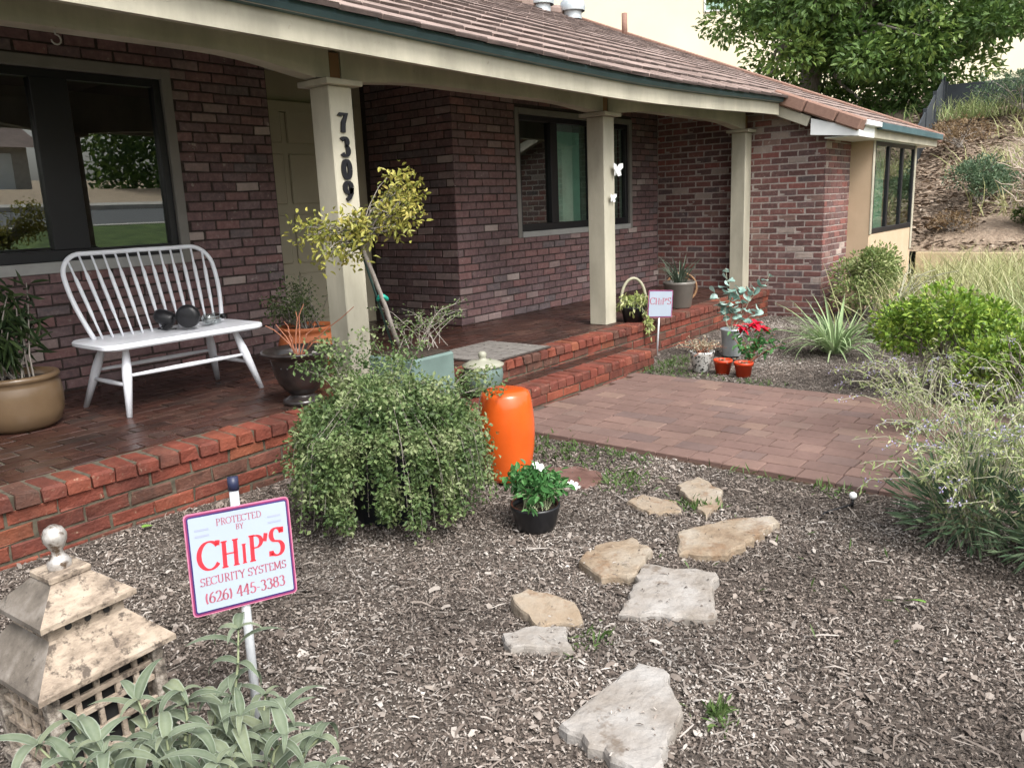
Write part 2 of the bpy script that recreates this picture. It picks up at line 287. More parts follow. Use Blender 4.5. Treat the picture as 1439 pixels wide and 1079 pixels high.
def box(name, x0, x1, y0, y1, z0, z1, m, parent=None, b=.004): return MB_().bbox(x0, x1, y0, y1, z0, z1, b).build(name, m, parent)
def unit(v): return v / (np.linalg.norm(v, axis=-1, keepdims=True) + 1e-9)
def leaves(name, P, D, L, Wd, m, parent=None, kind='stuff', fold=.25, droop=.15, six=False, rnd=None):
    "many folded leaf blades as one mesh: base P, direction D"
    P = np.asarray(P, float); n = len(P); D = unit(np.asarray(D, float)); L = np.broadcast_to(L, (n,))[:, None]; Wd = np.broadcast_to(Wd, (n,))[:, None]
    U = rng.normal(size=(n, 3)) * .6 + np.array([0, 0, 1.]); U = unit(U - (U * D).sum(1, keepdims=True) * D); S = np.cross(D, U)
    mid = P + D * L * .5
    if six:
        q1 = P + D * L * .28; q2 = P + D * L * .68
        vs = np.stack([P, q1 + S * Wd * .46 + U * Wd * fold, q2 + S * Wd * .42 + U * Wd * fold - U * L * droop * .4, P + D * L - U * L * droop,
            q2 - S * Wd * .42 + U * Wd * fold - U * L * droop * .4, q1 - S * Wd * .46 + U * Wd * fold], 1).reshape(-1, 3)
        k = np.arange(n)[:, None] * 6; F = np.concatenate([np.concatenate([k, k + 1, k + 2, k + 3], 1), np.concatenate([k, k + 3, k + 4, k + 5], 1)]); c = 6
    else:
        mid = mid - U * L * droop * .5
        vs = np.stack([P, mid + S * Wd * .5 + U * Wd * fold, P + D * L - U * L * droop, mid - S * Wd * .5 + U * Wd * fold], 1).reshape(-1, 3)
        k = np.arange(n)[:, None] * 4; F = np.concatenate([np.concatenate([k, k + 1, k + 2], 1), np.concatenate([k, k + 2, k + 3], 1)]); c = 4
    r = rng.random(n) if rnd is None else rnd
    o = meshobj(name, vs, F, m, parent, rnd=np.repeat(r, c)); 
    if kind: o['kind'] = kind
    return o
def ribbons(name, P, D, L, Wd, m, parent=None, droop=.35):
    "curved grass blades as one mesh"
    P = np.asarray(P, float); n = len(P); D = unit(D); L = np.broadcast_to(L, (n,))[:, None]; h = unit(np.c_[rng.normal(size=(n, 2)), np.zeros(n)]); S = unit(np.cross(D, h)); B = h
    vs = []
    for s_, w_ in ((0, .8), (.35, 1), (.7, .7), (1, .08)):
        c = P + D * L * s_ + B * L * droop * s_ * s_ - np.array([0, 0, 1.]) * L * droop * .5 * s_ ** 2.5; vs += [c + S * Wd * w_ / 2, c - S * Wd * w_ / 2]
    vs = np.stack(vs, 1).reshape(-1, 3); k = np.arange(n)[:, None] * 8; F = np.concatenate([np.concatenate([k + a, k + a + 1, k + a + 3, k + a + 2], 1) for a in (0, 2, 4)])
    return tag(meshobj(name, vs, F, m, parent, rnd=np.repeat(rng.random(n), 8)), kind='stuff')
def blob_pts(n, c, r, hollow=.35, flat_=1):
    d = unit(rng.normal(size=(n, 3))); k = (hollow + (1 - hollow) * rng.random(n) ** .6)[:, None]
    return np.array(c) + d * k * np.array(r), d
def proj_area(P):
    q = (np.asarray(P) - CAM) @ RC.T
    if (q[:, 2] < .2).any(): return 0
    u = 1140 * q[:, 0] / q[:, 2] + 719.5; v = 1140 * q[:, 1] / q[:, 2] + 539.5
    if u.max() < 0 or u.min() > 1439 or v.max() < 0 or v.min() > 1079: return 0
    return abs(sum(u[i] * v[(i + 1) % 4] - u[(i + 1) % 4] * v[i] for i in range(4))) / 2
# pieces: bricks, pavers and tiles -- the largest in view become objects, the rest one joined part
def brick_var(Lx, Hz, D, ch=.005, jit=.0022, seed=0):
    g = np.random.default_rng(seed); x, z = Lx / 2, Hz / 2; V = []
    for y, i in ((0, 0), (-D + ch, 0), (-D, ch)): V += [(-x + i, y, -z + i), (x - i, y, -z + i), (x - i, y, z - i), (-x + i, y, z - i)]
    V = np.array(V); V[4:] += g.normal(size=(8, 3)) * jit
    F = [(4, 5, 9, 8), (5, 6, 10, 9), (6, 7, 11, 10), (7, 4, 8, 11), (8, 9, 10, 11), (0, 1, 5, 4), (1, 2, 6, 5), (2, 3, 7, 6), (3, 0, 4, 7)]
    return V, F
class Pieces:
    def __init__(s, name, Lx, Hz, D, mats, nvar=6, ch=.005, jit=.0022, butt=None):
        s.name = name; s.butt = butt; s.mats = mats; s.dim = (Lx, Hz, D)
        s.var = [brick_var(Lx, Hz, D, ch, jit, i + 11) for i in range(nvar)]; s.me = []
        for V, F in s.var:
            me = bpy.data.meshes.new(name); me.from_pydata(V.tolist(), [], F); me.update(); me.materials.append(mats['obj']); s.me.append(me)
            if butt: me.materials.append(butt); me.polygons[0].material_index = 1; me.polygons[5].material_index = 1
        s.items = []
    def add(s, c, rot, L=None, Hh=None, parent=None, key=None, matkey=None):
        Lx, Hz, D = s.dim; m = Matrix.Translation(c) @ rot @ Matrix.Diagonal(((L or Lx) / Lx, 1, (Hh or Hz) / Hz, 1))
        A = np.array(m); x, z = Lx / 2, Hz / 2
        q = np.array([(-x, -D, -z, 1), (x, -D, -z, 1), (x, -D, z, 1), (-x, -D, z, 1)]) @ A.T
        s.items.append((proj_area(q[:, :3]), A, parent, random.randrange(len(s.var))))
    def finish(s, N, restname):
        s.items.sort(key=lambda t: -t[0]); rest = {}
        for i, (a, A, par, k) in enumerate(s.items):
            if i < N and a > 6:
                o = bpy.data.objects.new(s.name, s.me[k]); COL.objects.link(o); o.parent = par; o.matrix_world = Matrix(A.tolist())
                if par is not None: o.matrix_local = par.matrix_world.inverted() @ Matrix(A.tolist()) if par.matrix_world != Matrix() else Matrix(A.tolist())
            else: rest.setdefault(par, []).append((A, k))
        for par, L in rest.items():
            V = []; F = []; rn = []
            for A, k in L:
                v, f = s.var[k]; b = len(V) ; V += (np.c_[v, np.ones(len(v))] @ A.T)[:, :3].tolist(); F += [tuple(i + b for i in q) for q in f]; rn += [random.random()] * len(v)
            ro = tag(meshobj(restname, V, F, s.mats['attr'], par, rnd=rn), kind='stuff')
            if s.butt: ro.data.materials.append(s.butt); ro.data.polygons.foreach_set('material_index', [1 if (i % 9) in (0, 5) else 0 for i in range(len(F))])
FACE_Y = Matrix()                                   # faces -Y
FACE_X = Matrix.Rotation(-math.pi / 2, 4, 'Z')      # faces -X
FACE_UP = Matrix.Rotation(-math.pi / 2, 4, 'X')     # faces up
def courses(P, place, u0, u1, v0, v1, pitch, ch, holes=(), bond=.5, parent=None, j=.010, vmax=None, minlen=.035):
    "running bond of bricks over u0..u1, v0..v1, leaving out the holes"
    nrow = int(math.ceil((v1 - v0) / ch - 1e-6))
    for r in range(nrow):
        a = v0 + r * ch; vc = a + ch / 2; off = (bond if r % 2 else 0) * pitch; k = math.floor((u0 - off) / pitch) - 1
        segs = [(u0, u1)]
        for (h0, h1, g0, g1) in holes:
            if g0 < vc < g1:
                ns = []
                for s0, s1 in segs:
                    if h1 <= s0 or h0 >= s1: ns.append((s0, s1))
                    else:
                        if h0 > s0: ns.append((s0, h0))
                        if h1 < s1: ns.append((h1, s1))
                segs = ns
        x = k * pitch + off
        while x < u1:
            jj = random.uniform(-.006, .006)
            for s0, s1 in segs:
                p0 = max(x + j / 2 + jj, s0); p1 = min(x + pitch - j / 2 + jj * .6, s1)
                if p1 - p0 > minlen:
                    place((p0 + p1) / 2, vc, p1 - p0)
            x += pitch
def rj(a=.012): return Matrix.Rotation(random.uniform(-a, a), 4, 'Y')

# ------------------------------------------------------------------ ground
ZT = .295; YP = 3.744; YW = 5.28; YL = 5.85; XL = 4.25; XR = 9.8
def hz(x, y): return .012 * math.sin(1.7 * x + .4) * math.sin(2.1 * y) + .008 * math.sin(5 * x + 3 * y)
gx = np.concatenate([[-400, -60, -12, -6], np.arange(-2, 13.61, .25), [14.5, 20, 60, 400]]); gy = np.concatenate([[-400, -40, -8, -3], np.arange(-1.5, 4.6, .25), [6, 12, 40, 400]])
V = [(x, y, (hz(x, y) - .02) if (-2 <= x <= 13.6 and -1.5 <= y <= 4.5) else -.06) for x in gx for y in gy]; ny = len(gy)
F = [(i * ny + j, (i + 1) * ny + j, (i + 1) * ny + j + 1, i * ny + j + 1) for i in range(len(gx) - 1) for j in range(ny - 1)]
tag(meshobj('ground', V, F, M['ground'], smooth=True), kind='structure')
def hillz(x): return np.interp(x, [13.4, 22.5, 30, 60], [.5, 3.25, 4.5, 6.0])
hx = np.concatenate([np.arange(13.46, 24, .4), [26, 30, 40, 60]]); hy = np.arange(-16, 41, 1.0)
V = [(x, y, float(hillz(x)) + .08 * math.sin(1.3 * x + y) * math.sin(.9 * y) * (x > 13.6)) for x in hx for y in hy]; ny = len(hy)
F = [(i * ny + j, (i + 1) * ny + j, (i + 1) * ny + j + 1, i * ny + j + 1) for i in range(len(hx) - 1) for j in range(ny - 1)]
tag(meshobj('hillside', V, F, M['hill'], smooth=True), kind='structure')

# ------------------------------------------------------------------ the house
house = empty('brick_house', (0, 0, 0), label='dark brick ranch house with tiled roof and cream porch posts', cat='house')
def cut_wall(name, rects, m):
    b = MB_()
    for r in rects: b.box(*r)
    return b.build(name, m, house)
# window openings (outer trim)
LW = (.9, 3.415, 1.095, 2.492); BW = (6.78, 9.12, 1.09, 2.395)
def wall_with_hole(name, x0, x1, hole, m, yw=YW):
    b = MB_(); h0, h1, g0, g1 = hole; y0, y1 = yw - .003, yw + .2
    b.box(x0, h0, y0, y1, 0, 2.75); b.box(h1, x1, y0, y1, 0, 2.75); b.box(h0, h1, y0, y1, 0, g0); b.box(h0, h1, y0, y1, g1, 2.75)
    return b.build(name, m, house)
wall_l = wall_with_hole('wall', .3, XL, LW, M['mortar_dark'], YL)
wall_b = wall_with_hole('wall', 5.8375, XR + .15, BW, M['mortar_dark'])
wall_a = MB_().box(5.837, 6.05, YW + .2, 6.6, 0, 2.75).build('wall', M['mortar_dark'], house)
wall_r = MB_().add([(XR - .006, 3.122, -.2), (XR - .006, YW - .003, -.2), (XR - .006, YW - .003, 2.72), (XR - .006, 4.25, 2.7), (XR - .006, 3.122, 2.21),
                    (XR + .2, 3.122, -.2), (XR + .2, YW - .003, -.2), (XR + .2, YW - .003, 2.72), (XR + .2, 4.25, 2.7), (XR + .2, 3.122, 2.21)],
    [(0, 4, 3, 2, 1), (5, 6, 7, 8, 9), (0, 5, 9, 4), (0, 1, 6, 5), (1, 2, 7, 6), (2, 3, 8, 7), (3, 4, 9, 8)]).build('wall', M['mortar_pale'], house)
wall_w = MB_().box(XR + .2, 10.72, 3.122, 3.3, -.2, 2.2).build('wall', M['mortar_pale'], house)
PB = Pieces('brick', .203, .0625, .024, MB['wall'])
PF = Pieces('brick', .203, .0625, .024, MB['far'])
CH, PI_ = .0735, .215
courses(PB, lambda u, v, L: PB.add((u, YL + .014, v), rj(.006) @ FACE_Y, L, parent=wall_l), .35, XL - .008, ZT, 2.74, PI_, CH, [LW], j=.012)
courses(PB, lambda u, v, L: PB.add((u, YW + .014, v), rj(.006) @ FACE_Y, L, parent=wall_b), 5.832, XR + .01, ZT, 2.74, PI_, CH, [BW], j=.012)
courses(PB, lambda u, v, L: PB.add((5.854, u, v), FACE_X, L, parent=wall_a), YW - .005, 6.43, ZT, 2.74, PI_, CH, j=.012)
def far_ok(y, v): return v < 2.2 + (y - 3.122) * .45 - .02
courses(PF, lambda u, v, L: far_ok(u - L / 2, v) and PF.add((XR + .014, u, v), FACE_X, L, parent=wall_r), 3.117, YW - .01, -.06, 2.6, PI_, CH, j=.015)
courses(PF, lambda u, v, L: PF.add((u, 3.139, v), FACE_Y, L, parent=wall_w), XR - .008, 10.715, -.06, 2.16, PI_, CH, j=.015)
# share the 300 biggest house bricks between the two looks
alls = sorted([t[0] for t in PB.items + PF.items], reverse=True); thr = alls[300]
PB.finish(sum(1 for t in PB.items if t[0] > thr), 'brickwork'); PF.finish(sum(1 for t in PF.items if t[0] > thr), 'brickwork')

def window(x0, x1, z0, z1, tw, mull, tm, sillm, y=YW, ajar=0):
    w = link(bpy.data.objects.new('window', None), house)
    MB_().bbox(x0, x0 + tw, y - .018, y + .07, z0, z1, .004).build('frame_trim', tm, w); MB_().bbox(x1 - tw, x1, y - .018, y + .07, z0, z1, .004).build('frame_trim', tm, w)
    MB_().bbox(x0 + tw, x1 - tw, y - .02, y + .07, z1 - tw, z1, .004).build('frame_trim', tm, w); MB_().bbox(x0 + tw, x1 - tw, y - .026, y + .07, z0, z0 + tw, .004).build('sill', sillm, w)
    a0, a1, b0, b1 = x0 + tw + .001, x1 - tw - .001, z0 + tw + .001, z1 - tw - .001; e = .055
    MB_().bbox(a0, a0 + e, y + .012, y + .09, b0, b1).bbox(a1 - e, a1, y + .012, y + .09, b0, b1).bbox(a0 + e, a1 - e, y + .013, y + .09, b0, b0 + e + .02).bbox(a0 + e, a1 - e, y + .013, y + .09, b1 - e, b1).build('sash_frame', M['black'], w)
    xs = [a0 + e]
    for (m0, m1) in mull:
        MB_().bbox(m0, m1, y + .008, y + .092, b0 + e + .02, b1 - e).build('mullion', M['black'], w); xs += [m0, m1]
    xs.append(a1 - e)
    for i in range(0, len(xs), 2):
        xm = (xs[i] + xs[i + 1]) / 2; hw = (xs[i + 1] - xs[i]) / 2; pn = MB_().box(-hw, hw, -.003, .003, b0 + e + .02, b1 - e).build('pane', M['glass'], w); pn.location = (xm, y + .053, 0); pn.rotation_euler = (0, 0, R_(ajar if i else 0))
    return w, (a0, a1, b0, b1)
w1, r1 = window(*LW, .075, [(2.44, 2.68)], M['greytrim'], M['palegrey'], y=YL)
w2, r2 = window(*BW, .06, [(7.42, 7.55), (8.22, 8.36)], M['greytrim'], M['palegrey'])
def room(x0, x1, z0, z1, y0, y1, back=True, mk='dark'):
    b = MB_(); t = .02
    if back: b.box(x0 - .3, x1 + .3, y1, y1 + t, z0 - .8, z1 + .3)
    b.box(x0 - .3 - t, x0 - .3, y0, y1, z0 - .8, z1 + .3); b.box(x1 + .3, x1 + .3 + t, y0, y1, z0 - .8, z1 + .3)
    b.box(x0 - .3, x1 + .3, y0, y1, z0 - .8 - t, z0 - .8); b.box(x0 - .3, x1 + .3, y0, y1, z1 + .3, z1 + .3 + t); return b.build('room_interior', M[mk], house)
room(.6, 3.4, 1.1, 2.3, YL + .205, 8.6); room(6.8, 9.3, 1.1, 2.3, YW + .205, 6.9, False, 'curtain')  # centre room left open behind, with pale walls, so sky backlights the blind
MB_().box(7.56, 8.06, YW + .066, YW + .072, 1.2, 2.2).build('blind', M['blind'], w2)
MB_().bbox(6.85, 7.552, YW + .098, YW + .112, 1.12, 2.33, .003).build('blackout_blind', M['dark'], w2)  # added dark panel, keeps the bright open room from showing through this pane
b = MB_()
for k in range(9): b.bbox(8.09 + k * .11, 8.17 + k * .11, YW + .07 + .02 * (k % 2), YW + .09 + .02 * (k % 2), 1.18, 2.3, .006)
b.build('curtain', M['curtain'], w2)
# entry alcove with door
MB_().box(3.95, XL, YL + .2, 6.6, 0, 2.75).build('alcove_wall', M['mortar_dark'], house)
MB_().box(XL, 5.837, 6.5, 6.6, 0, 2.75).build('door_wall', M['door'], house)
dr = link(bpy.data.objects.new('front_door', None), house)
box('door_slab', 4.36, 5.3, 6.455, 6.498, ZT + .02, 2.34, M['door'], dr)
for k in range(4): box('door_panel', 4.44, 4.8, 6.438, 6.4545, ZT + .12 + k * .55, ZT + .58 + k * .55 - (.16 if k == 3 else 0), M['door'], dr, .012); box('door_panel', 4.86, 5.22, 6.438, 6.4545, ZT + .12 + k * .55, ZT + .58 + k * .55 - (.16 if k == 3 else 0), M['door'], dr, .012)
MB_().lathe([(0, 0), (.02, 0), (.02, .03), (.034, .045), (.036, .06), (.02, .075), (0, .076)], 16).build('door_knob', M['steel'], dr, True).matrix_local = Matrix.Translation((5.24, 6.45, 1.25)) @ Matrix.Rotation(math.pi / 2, 4, 'X')
for x0, x1, d in ((4.24, 4.355, .05), (5.305, 5.42, .05), (5.5, 5.58, .04), (5.66, 5.76, .06)): box('door_jamb', x0, x1, 6.5 - d, 6.499, ZT, 2.44, M['door'], house)
box('door_head', 4.24, 5.42, 6.44, 6.5, 2.345, 2.44, M['door'], house)
# posts, caps, arched beams
PX = [(3.35, 3.53), (6.43, 6.61), (9.60, 9.78)]; posts = []
for i, (x0, x1) in enumerate(PX):
    p = box('post', x0, x1, 4.0, 4.18, ZT + .001, 2.165, M['cream'], house, .006); posts.append(p)
    MB_().bbox(x0 - .05, x1 + (.05 if i < 2 else .015), 3.95, 4.23, 2.166, 2.2, .004).build('post_cap', M['cream'], p)
    MB_().bbox(x0 + .05, x1 - .05, 4.035, 4.145, 2.201, 2.36, .003).build('bracket', M['wood'], p)
def beam(x0, x1, zmid, zend, zl=None):
    n = 28; V = []; F = []
    for i in range(n + 1):
        t = i / n; x = x0 + (x1 - x0) * t; d = min(x - x0 if zl is None else 9, x1 - x); k = min(1, d / 1.0); k = k * k * (3 - 2 * k)
        zb = zend + (zmid - zend) * (1 - (1 - k) ** 2)
        V += [(x, 4.03, zb), (x, 4.15, zb), (x, 4.15, 2.56), (x, 4.03, 2.5)]
    for i in range(n):
        a = i * 4; F += [(a, a + 4, a + 5, a + 1), (a + 1, a + 5, a + 6, a + 2), (a + 2, a + 6, a + 7, a + 3), (a + 3, a + 7, a + 4, a)]
    F += [(0, 1, 2, 3), (n * 4 + 3, n * 4 + 2, n * 4 + 1, n * 4)]
    return meshobj('beam', V, F, M['cream'], house)
beam(-.5, 3.395, 2.285, 2.201, 1); beam(3.485, 6.475, 2.245, 2.201); beam(6.565, 9.65, 2.262, 2.201)
# fascia, gutter with the sag of the eave
FX = [-1, 0, 2, 4, 5, 6.3, 7.6, 9.5]; FZ = [2.308, 2.305, 2.297, 2.262, 2.249, 2.236, 2.262, 2.322]
def fz(x): return float(np.interp(x, FX, FZ))
xs = np.linspace(-.6, 9.575, 60); fzs = np.convolve(np.pad([fz(x) for x in xs], 3, 'edge'), np.ones(7) / 7, 'valid')
def fzz(x): return float(np.interp(x, xs, fzs))
def along(name, prof, m, x0=-.6, x1=9.575, par=None):
    "sweep a closed (y,dz) profile along the eave"
    X = [x for x in xs if x0 <= x <= x1]; n = len(prof); V = [(x, y, fzz(x) + dz) for x in X for y, dz in prof]
    F = [(i * n + k, (i + 1) * n + k, (i + 1) * n + (k + 1) % n, i * n + (k + 1) % n) for i in range(len(X) - 1) for k in range(n)] + [tuple(range(n)), tuple((len(X) - 1) * n + k for k in range(n))[::-1]]
    return meshobj(name, V, F, m, par if par else house)
along('fascia_board', [(3.6, 0), (3.64, 0), (3.64, .17), (3.6, .17)], M['cream'])
along('gutter', [(3.597, .128), (3.555, .136), (3.54, .158), (3.54, .185), (3.55, .19), (3.597, .19)], M['teal'])
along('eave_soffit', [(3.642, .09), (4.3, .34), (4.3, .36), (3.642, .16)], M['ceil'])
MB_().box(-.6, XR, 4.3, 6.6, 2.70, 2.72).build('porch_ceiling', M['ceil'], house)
# roof
SL = .4167
def roofz(x, y):
    s = (fzz(min(x, 9.55)) - 2.31) if x < 9.6 else 0.012
    return 2.52 + SL * (y - 3.56) + s * max(0, 1 - max(0, y - 3.5) / 2.2)
roof = link(bpy.data.objects.new('roof', None), house)
YR = 9.2
def deck(x0, x1, y0, y1, n=40):
    X = np.linspace(x0, x1, n); Y = np.linspace(y0, y1, 8); V = [(x, y, roofz(x, y) - .045) for x in X for y in Y] + [(x, y, roofz(x, y) - .08) for x in X for y in Y]
    F = []; o = n * 8
    for i in range(n - 1):
        for j in range(7): a = i * 8 + j; F += [(a, a + 8, a + 9, a + 1), (o + a, o + a + 1, o + a + 9, o + a + 8)]
        F += [(i * 8, o + i * 8, o + i * 8 + 8, i * 8 + 8)]
    return meshobj('roof_deck', V, F, M['ceil'], roof)
deck(-.6, 9.6, 3.56, YR); deck(9.64, 13.72, 2.76, YR)
MB_().add([(-.6, YR, 4.85), (13.72, YR, 4.85), (13.72, 9.7, 4.64), (-.6, 9.7, 4.64)], [(0, 1, 2, 3)]).build('rear_roof_slope', MB['tile']['attr'], roof)  # slope cut short so sky light reaches the open centre room
BUTT = mat('tile_front_edge', [(.3, (.055, .04, .036)), (.7, (.1, .072, .064))], scale=12, rough=.9, bump=.3, macro=(2, .75, 1.1))  # shade on the tile butts is put into this darker colour
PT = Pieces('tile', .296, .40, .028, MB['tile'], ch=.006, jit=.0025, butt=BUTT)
ang = math.atan(SL); EXP = .35; cs = math.cos(ang)
def tile_row(y, xa, xb, off):
    x = xa + off
    xl = [xa] if off > .01 else []
    while x < xb - .02: xl.append(x); x += .30
    xl.append(xb)
    for p, q in zip(xl[:-1], xl[1:]):
        if q - p < .05: continue
        xc = (p + q) / 2; yc = y + .2 * cs; tl = .018
        z = roofz(xc, yc) - .028 + random.uniform(-.0012, .002)
        m = Matrix.Rotation(-math.pi / 2 + ang - .042, 4, 'X') @ Matrix.Rotation(random.uniform(-.008, .008), 4, 'Y')
        PT.add((xc, yc, z + .008), m, q - p - .006, parent=roof)
y = 3.50; r = 0
while y < YR - .1:
    tile_row(y, -.55, 13.74, .15 * (r % 2)); y += EXP * cs; r += 1
y = 3.50 - EXP * cs
while y > 2.6:
    tile_row(y, 9.70, 13.74, .15 * (r % 2)); y -= EXP * cs; r += 1
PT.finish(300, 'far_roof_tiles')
b = MB_()
for k in range(34):
    x = 13.72 - .42 * k
    b.tube([(x - .44, YR, 4.86 + .008), (x, YR, 4.87 + .03)], [.1, .115], 10)
tag(b.build('ridge_caps', MB['tile']['attr'], roof), kind='stuff')
# rake tiles, rake board, wing eave
def slopebox(name, x0, x1, y0, y1, d0, d1, m, par, b=.006):
    o = MB_().bbox(x0, x1, 0, (y1 - y0) / cs, d0, d1, b).build(name, m, par); o.matrix_local = Matrix.Translation((0, y0, 2.52 + SL * (y0 - 3.56) + .012)) @ Matrix.Rotation(ang, 4, 'X'); return o
RT = mat('rake_tile', [(.3, (.23, .135, .105)), (.7, (.28, .17, .13))], scale=30, rough=.9, bump=.3, bscale=200, speck=(22, .72, (.45, .36, .3), .6))
for y0, y1 in ((3.3, 3.66), (2.95, 3.29), (2.68, 2.94)): slopebox('rake_tile', 9.56, 9.78, y0, y1, -.115 + (.01 if y0 < 3 else 0), .035, RT, roof, .018)
slopebox('rake_board', 9.6, 9.64, 3.2, 3.66, -.235, -.12, M['cream'], house)
V = [(x, y, z) for x in (9.596, 9.643) for y, z in ((3.24, 2.25), (3.24, 2.07), (2.715, 2.02), (2.715, 2.13), (2.9, 2.15))]
meshobj('primed_rake_end', V, [(0, 1, 2, 3, 4), (9, 8, 7, 6, 5)] + [(i, 5 + i, 5 + (i + 1) % 5, (i + 1) % 5) for i in range(5)], M['white'], house)
slopebox('rake_soffit', 9.645, 9.79, 2.9, 4.2, -.2, -.19, M['cream'], house)
for y0 in np.arange(2.7, 9, .36): slopebox('rake_tile', 13.7, 13.86, y0, y0 + .355, -.10, .038, RT, roof, .015)
box('wing_fascia', 10.22, 13.5, 2.72, 2.76, 2.018, 2.165, M['cream'], house)
box('primed_wing_fascia', 9.6, 10.218, 2.718, 2.762, 2.015, 2.165, M['white'], house)
box('wing_gutter_end', 9.72, 10.3, 2.66, 2.718, 2.135, 2.19, M['white'], house)
box('wing_gutter', 10.302, 13.55, 2.655, 2.718, 2.115, 2.19, M['teal'], house)
box('wing_soffit', 9.645, 13.5, 2.764, 3.1, 2.02, 2.035, M['white'], house)
# bay window
bay = link(bpy.data.objects.new('bay_window', None), house)
bm = MB_().box(10.72, 10.76, 2.86, 3.14, -.1, 2.164).box(10.76, 12.88, 2.862, 3.14, -.1, .9).box(12.84, 12.88, 2.863, 3.14, .9, 2.164).box(12.88, 13.5, 3.0, 3.3, -.1, 2.16)
bm.build('stucco_wall', M['stucco'], bay)
box('corner_trim', 10.715, 10.79, 2.845, 2.859, .9, 2.05, M['cream'], bay); box('corner_trim', 12.80, 12.885, 2.845, 2.859, .6, 2.05, M['cream'], bay)
fx0, fx1, fz0, fz1 = 10.79, 12.80, .91, 2.03
MB_().bbox(fx0, fx0 + .05, 2.85, 2.9, fz0, fz1).bbox(fx1 - .05, fx1, 2.85, 2.9, fz0, fz1).bbox(fx0 + .05, fx1 - .05, 2.851, 2.9, fz0, fz0 + .06).bbox(fx0 + .05, fx1 - .05, 2.851, 2.9, fz1 - .06, fz1).build('sash_frame', M['black'], bay)
for m0 in (11.43, 12.12): box('mullion', m0, m0 + .07, 2.849, 2.899, fz0 + .06, fz1 - .06, M['black'], bay)
for p, q in ((10.84, 11.43), (11.5, 12.12), (12.19, 12.75)): MB_().box(p, q, 2.87, 2.876, fz0 + .06, fz1 - .06).build('pane', M['bayglass'], bay)
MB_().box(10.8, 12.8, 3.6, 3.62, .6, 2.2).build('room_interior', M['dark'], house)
MB_().box(11.45, 12.2, 3.1, 3.12, .9, 2.05).build('blind', M['blind'], bay)
# roof vents
v = link(bpy.data.objects.new('dome_vent', None), roof); v.location = (13.45, 9.0, 4.75)
MB_().lathe([(.17, 0), (.17, .16)], 24).build('vent_collar', M['zinc'], v, True); MB_().lathe([(.23, .14), (.24, .2), (.22, .3), (.15, .38), (.06, .42), (0, .425)], 24).build('vent_cap', M['zinc'], v, True)
v = link(bpy.data.objects.new('dome_vent', None), roof); v.location = (12.6, 9.1, 4.75)
MB_().lathe([(.17, 0), (.17, .16)], 24).build('vent_collar', M['zinc'], v, True); MB_().lathe([(.23, .14), (.24, .2), (.22, .3), (.15, .38), (.06, .42), (0, .425)], 24).build('vent_cap', M['zinc'], v, True)
MB_().tube([(13.2, 7.75, 4.2), (13.2, 7.75, 4.62)], .05, 14).build('vent_pipe', RT, roof, True)
# hook under the beam
o = MB_().tube([(1.85, 4.09, 2.295)] + [(1.85 + .022 * math.sin(t), 4.09, 2.245 + .022 * math.cos(t)) for t in np.linspace(0, 4.6, 10)], .004, 6).build('hook', M['steel'], house, True)

# ------------------------------------------------------------------ porch
porch = tag(empty('porch'), 'raised red brick porch with bullnose edge and one step', 'porch')
core = MB_().box(.3, XR - .003, YP + .010, YW - .003, -.1, ZT - .008).box(XL, 5.837, YW - .0029, 6.5, -.1, ZT - .008).box(.3, XL, YW - .0029, YL - .003, -.1, ZT - .008).box(3.7, 6.25, 3.41, YP + .010, -.1, .145 - .009)
core.build('mortar_bed', M['mortar_porch'], porch)
PP = Pieces('brick', .205, .065, .03, MB['porch'], ch=.006, jit=.003)
PR = Pieces('edge_brick', .098, .20, .066, MB['porch'], ch=.012, jit=.003)
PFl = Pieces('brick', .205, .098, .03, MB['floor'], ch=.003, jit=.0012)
for k in range(3): pass
courses(PP, lambda u, v, L: PP.add((u, YP + .032, v), rj(.01) @ FACE_Y, L, parent=porch), .35, 9.78, .23 - .0757 * 4, .23, .216, .0757, [(3.72, 6.24, -.2, .08)], j=.013)
x = .36
while x < 9.7:
    PR.add((x + .054, YP + .10 - .012, ZT - .066 + random.uniform(-.002, .003)), FACE_UP @ Matrix.Rotation(random.uniform(-.02, .02), 4, 'Y'), parent=porch); x += .1085
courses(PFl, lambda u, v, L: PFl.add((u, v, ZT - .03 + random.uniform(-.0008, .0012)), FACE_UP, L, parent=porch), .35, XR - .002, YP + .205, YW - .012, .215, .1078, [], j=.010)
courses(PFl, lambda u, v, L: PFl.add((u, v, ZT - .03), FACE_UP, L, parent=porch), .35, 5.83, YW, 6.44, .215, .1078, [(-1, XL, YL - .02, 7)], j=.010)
# step
x = 3.7
while x < 6.2:
    PR.add((x + .054, 3.40 + .10, .145 - .066 + random.uniform(-.002, .003)), FACE_UP @ Matrix.Rotation(random.uniform(-.02, .02), 4, 'Y'), parent=porch); x += .1085
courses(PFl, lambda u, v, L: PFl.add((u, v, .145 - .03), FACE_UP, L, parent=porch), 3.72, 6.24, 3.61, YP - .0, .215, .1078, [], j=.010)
courses(PP, lambda u, v, L: PP.add((u, 3.432, v), FACE_Y, L, parent=porch), 3.7, 6.25, .078 - .0757 * 2, .078, .216, .0757, [], j=.013)
for k in range(2):
    for yy in (3.50, 3.65): PP.add((6.268 - .032, yy, .078 - .0757 * (k + .5)), Matrix.Rotation(math.pi / 2, 4, 'Z'), .14, parent=porch)
alls = sorted([t[0] for t in PP.items + PR.items + PFl.items], reverse=True); thr = alls[380]
for P_, nm in ((PP, 'far_brickwork'), (PR, 'far_edge_bricks'), (PFl, 'far_floor_bricks')): P_.finish(sum(1 for t in P_.items if t[0] > thr), nm)
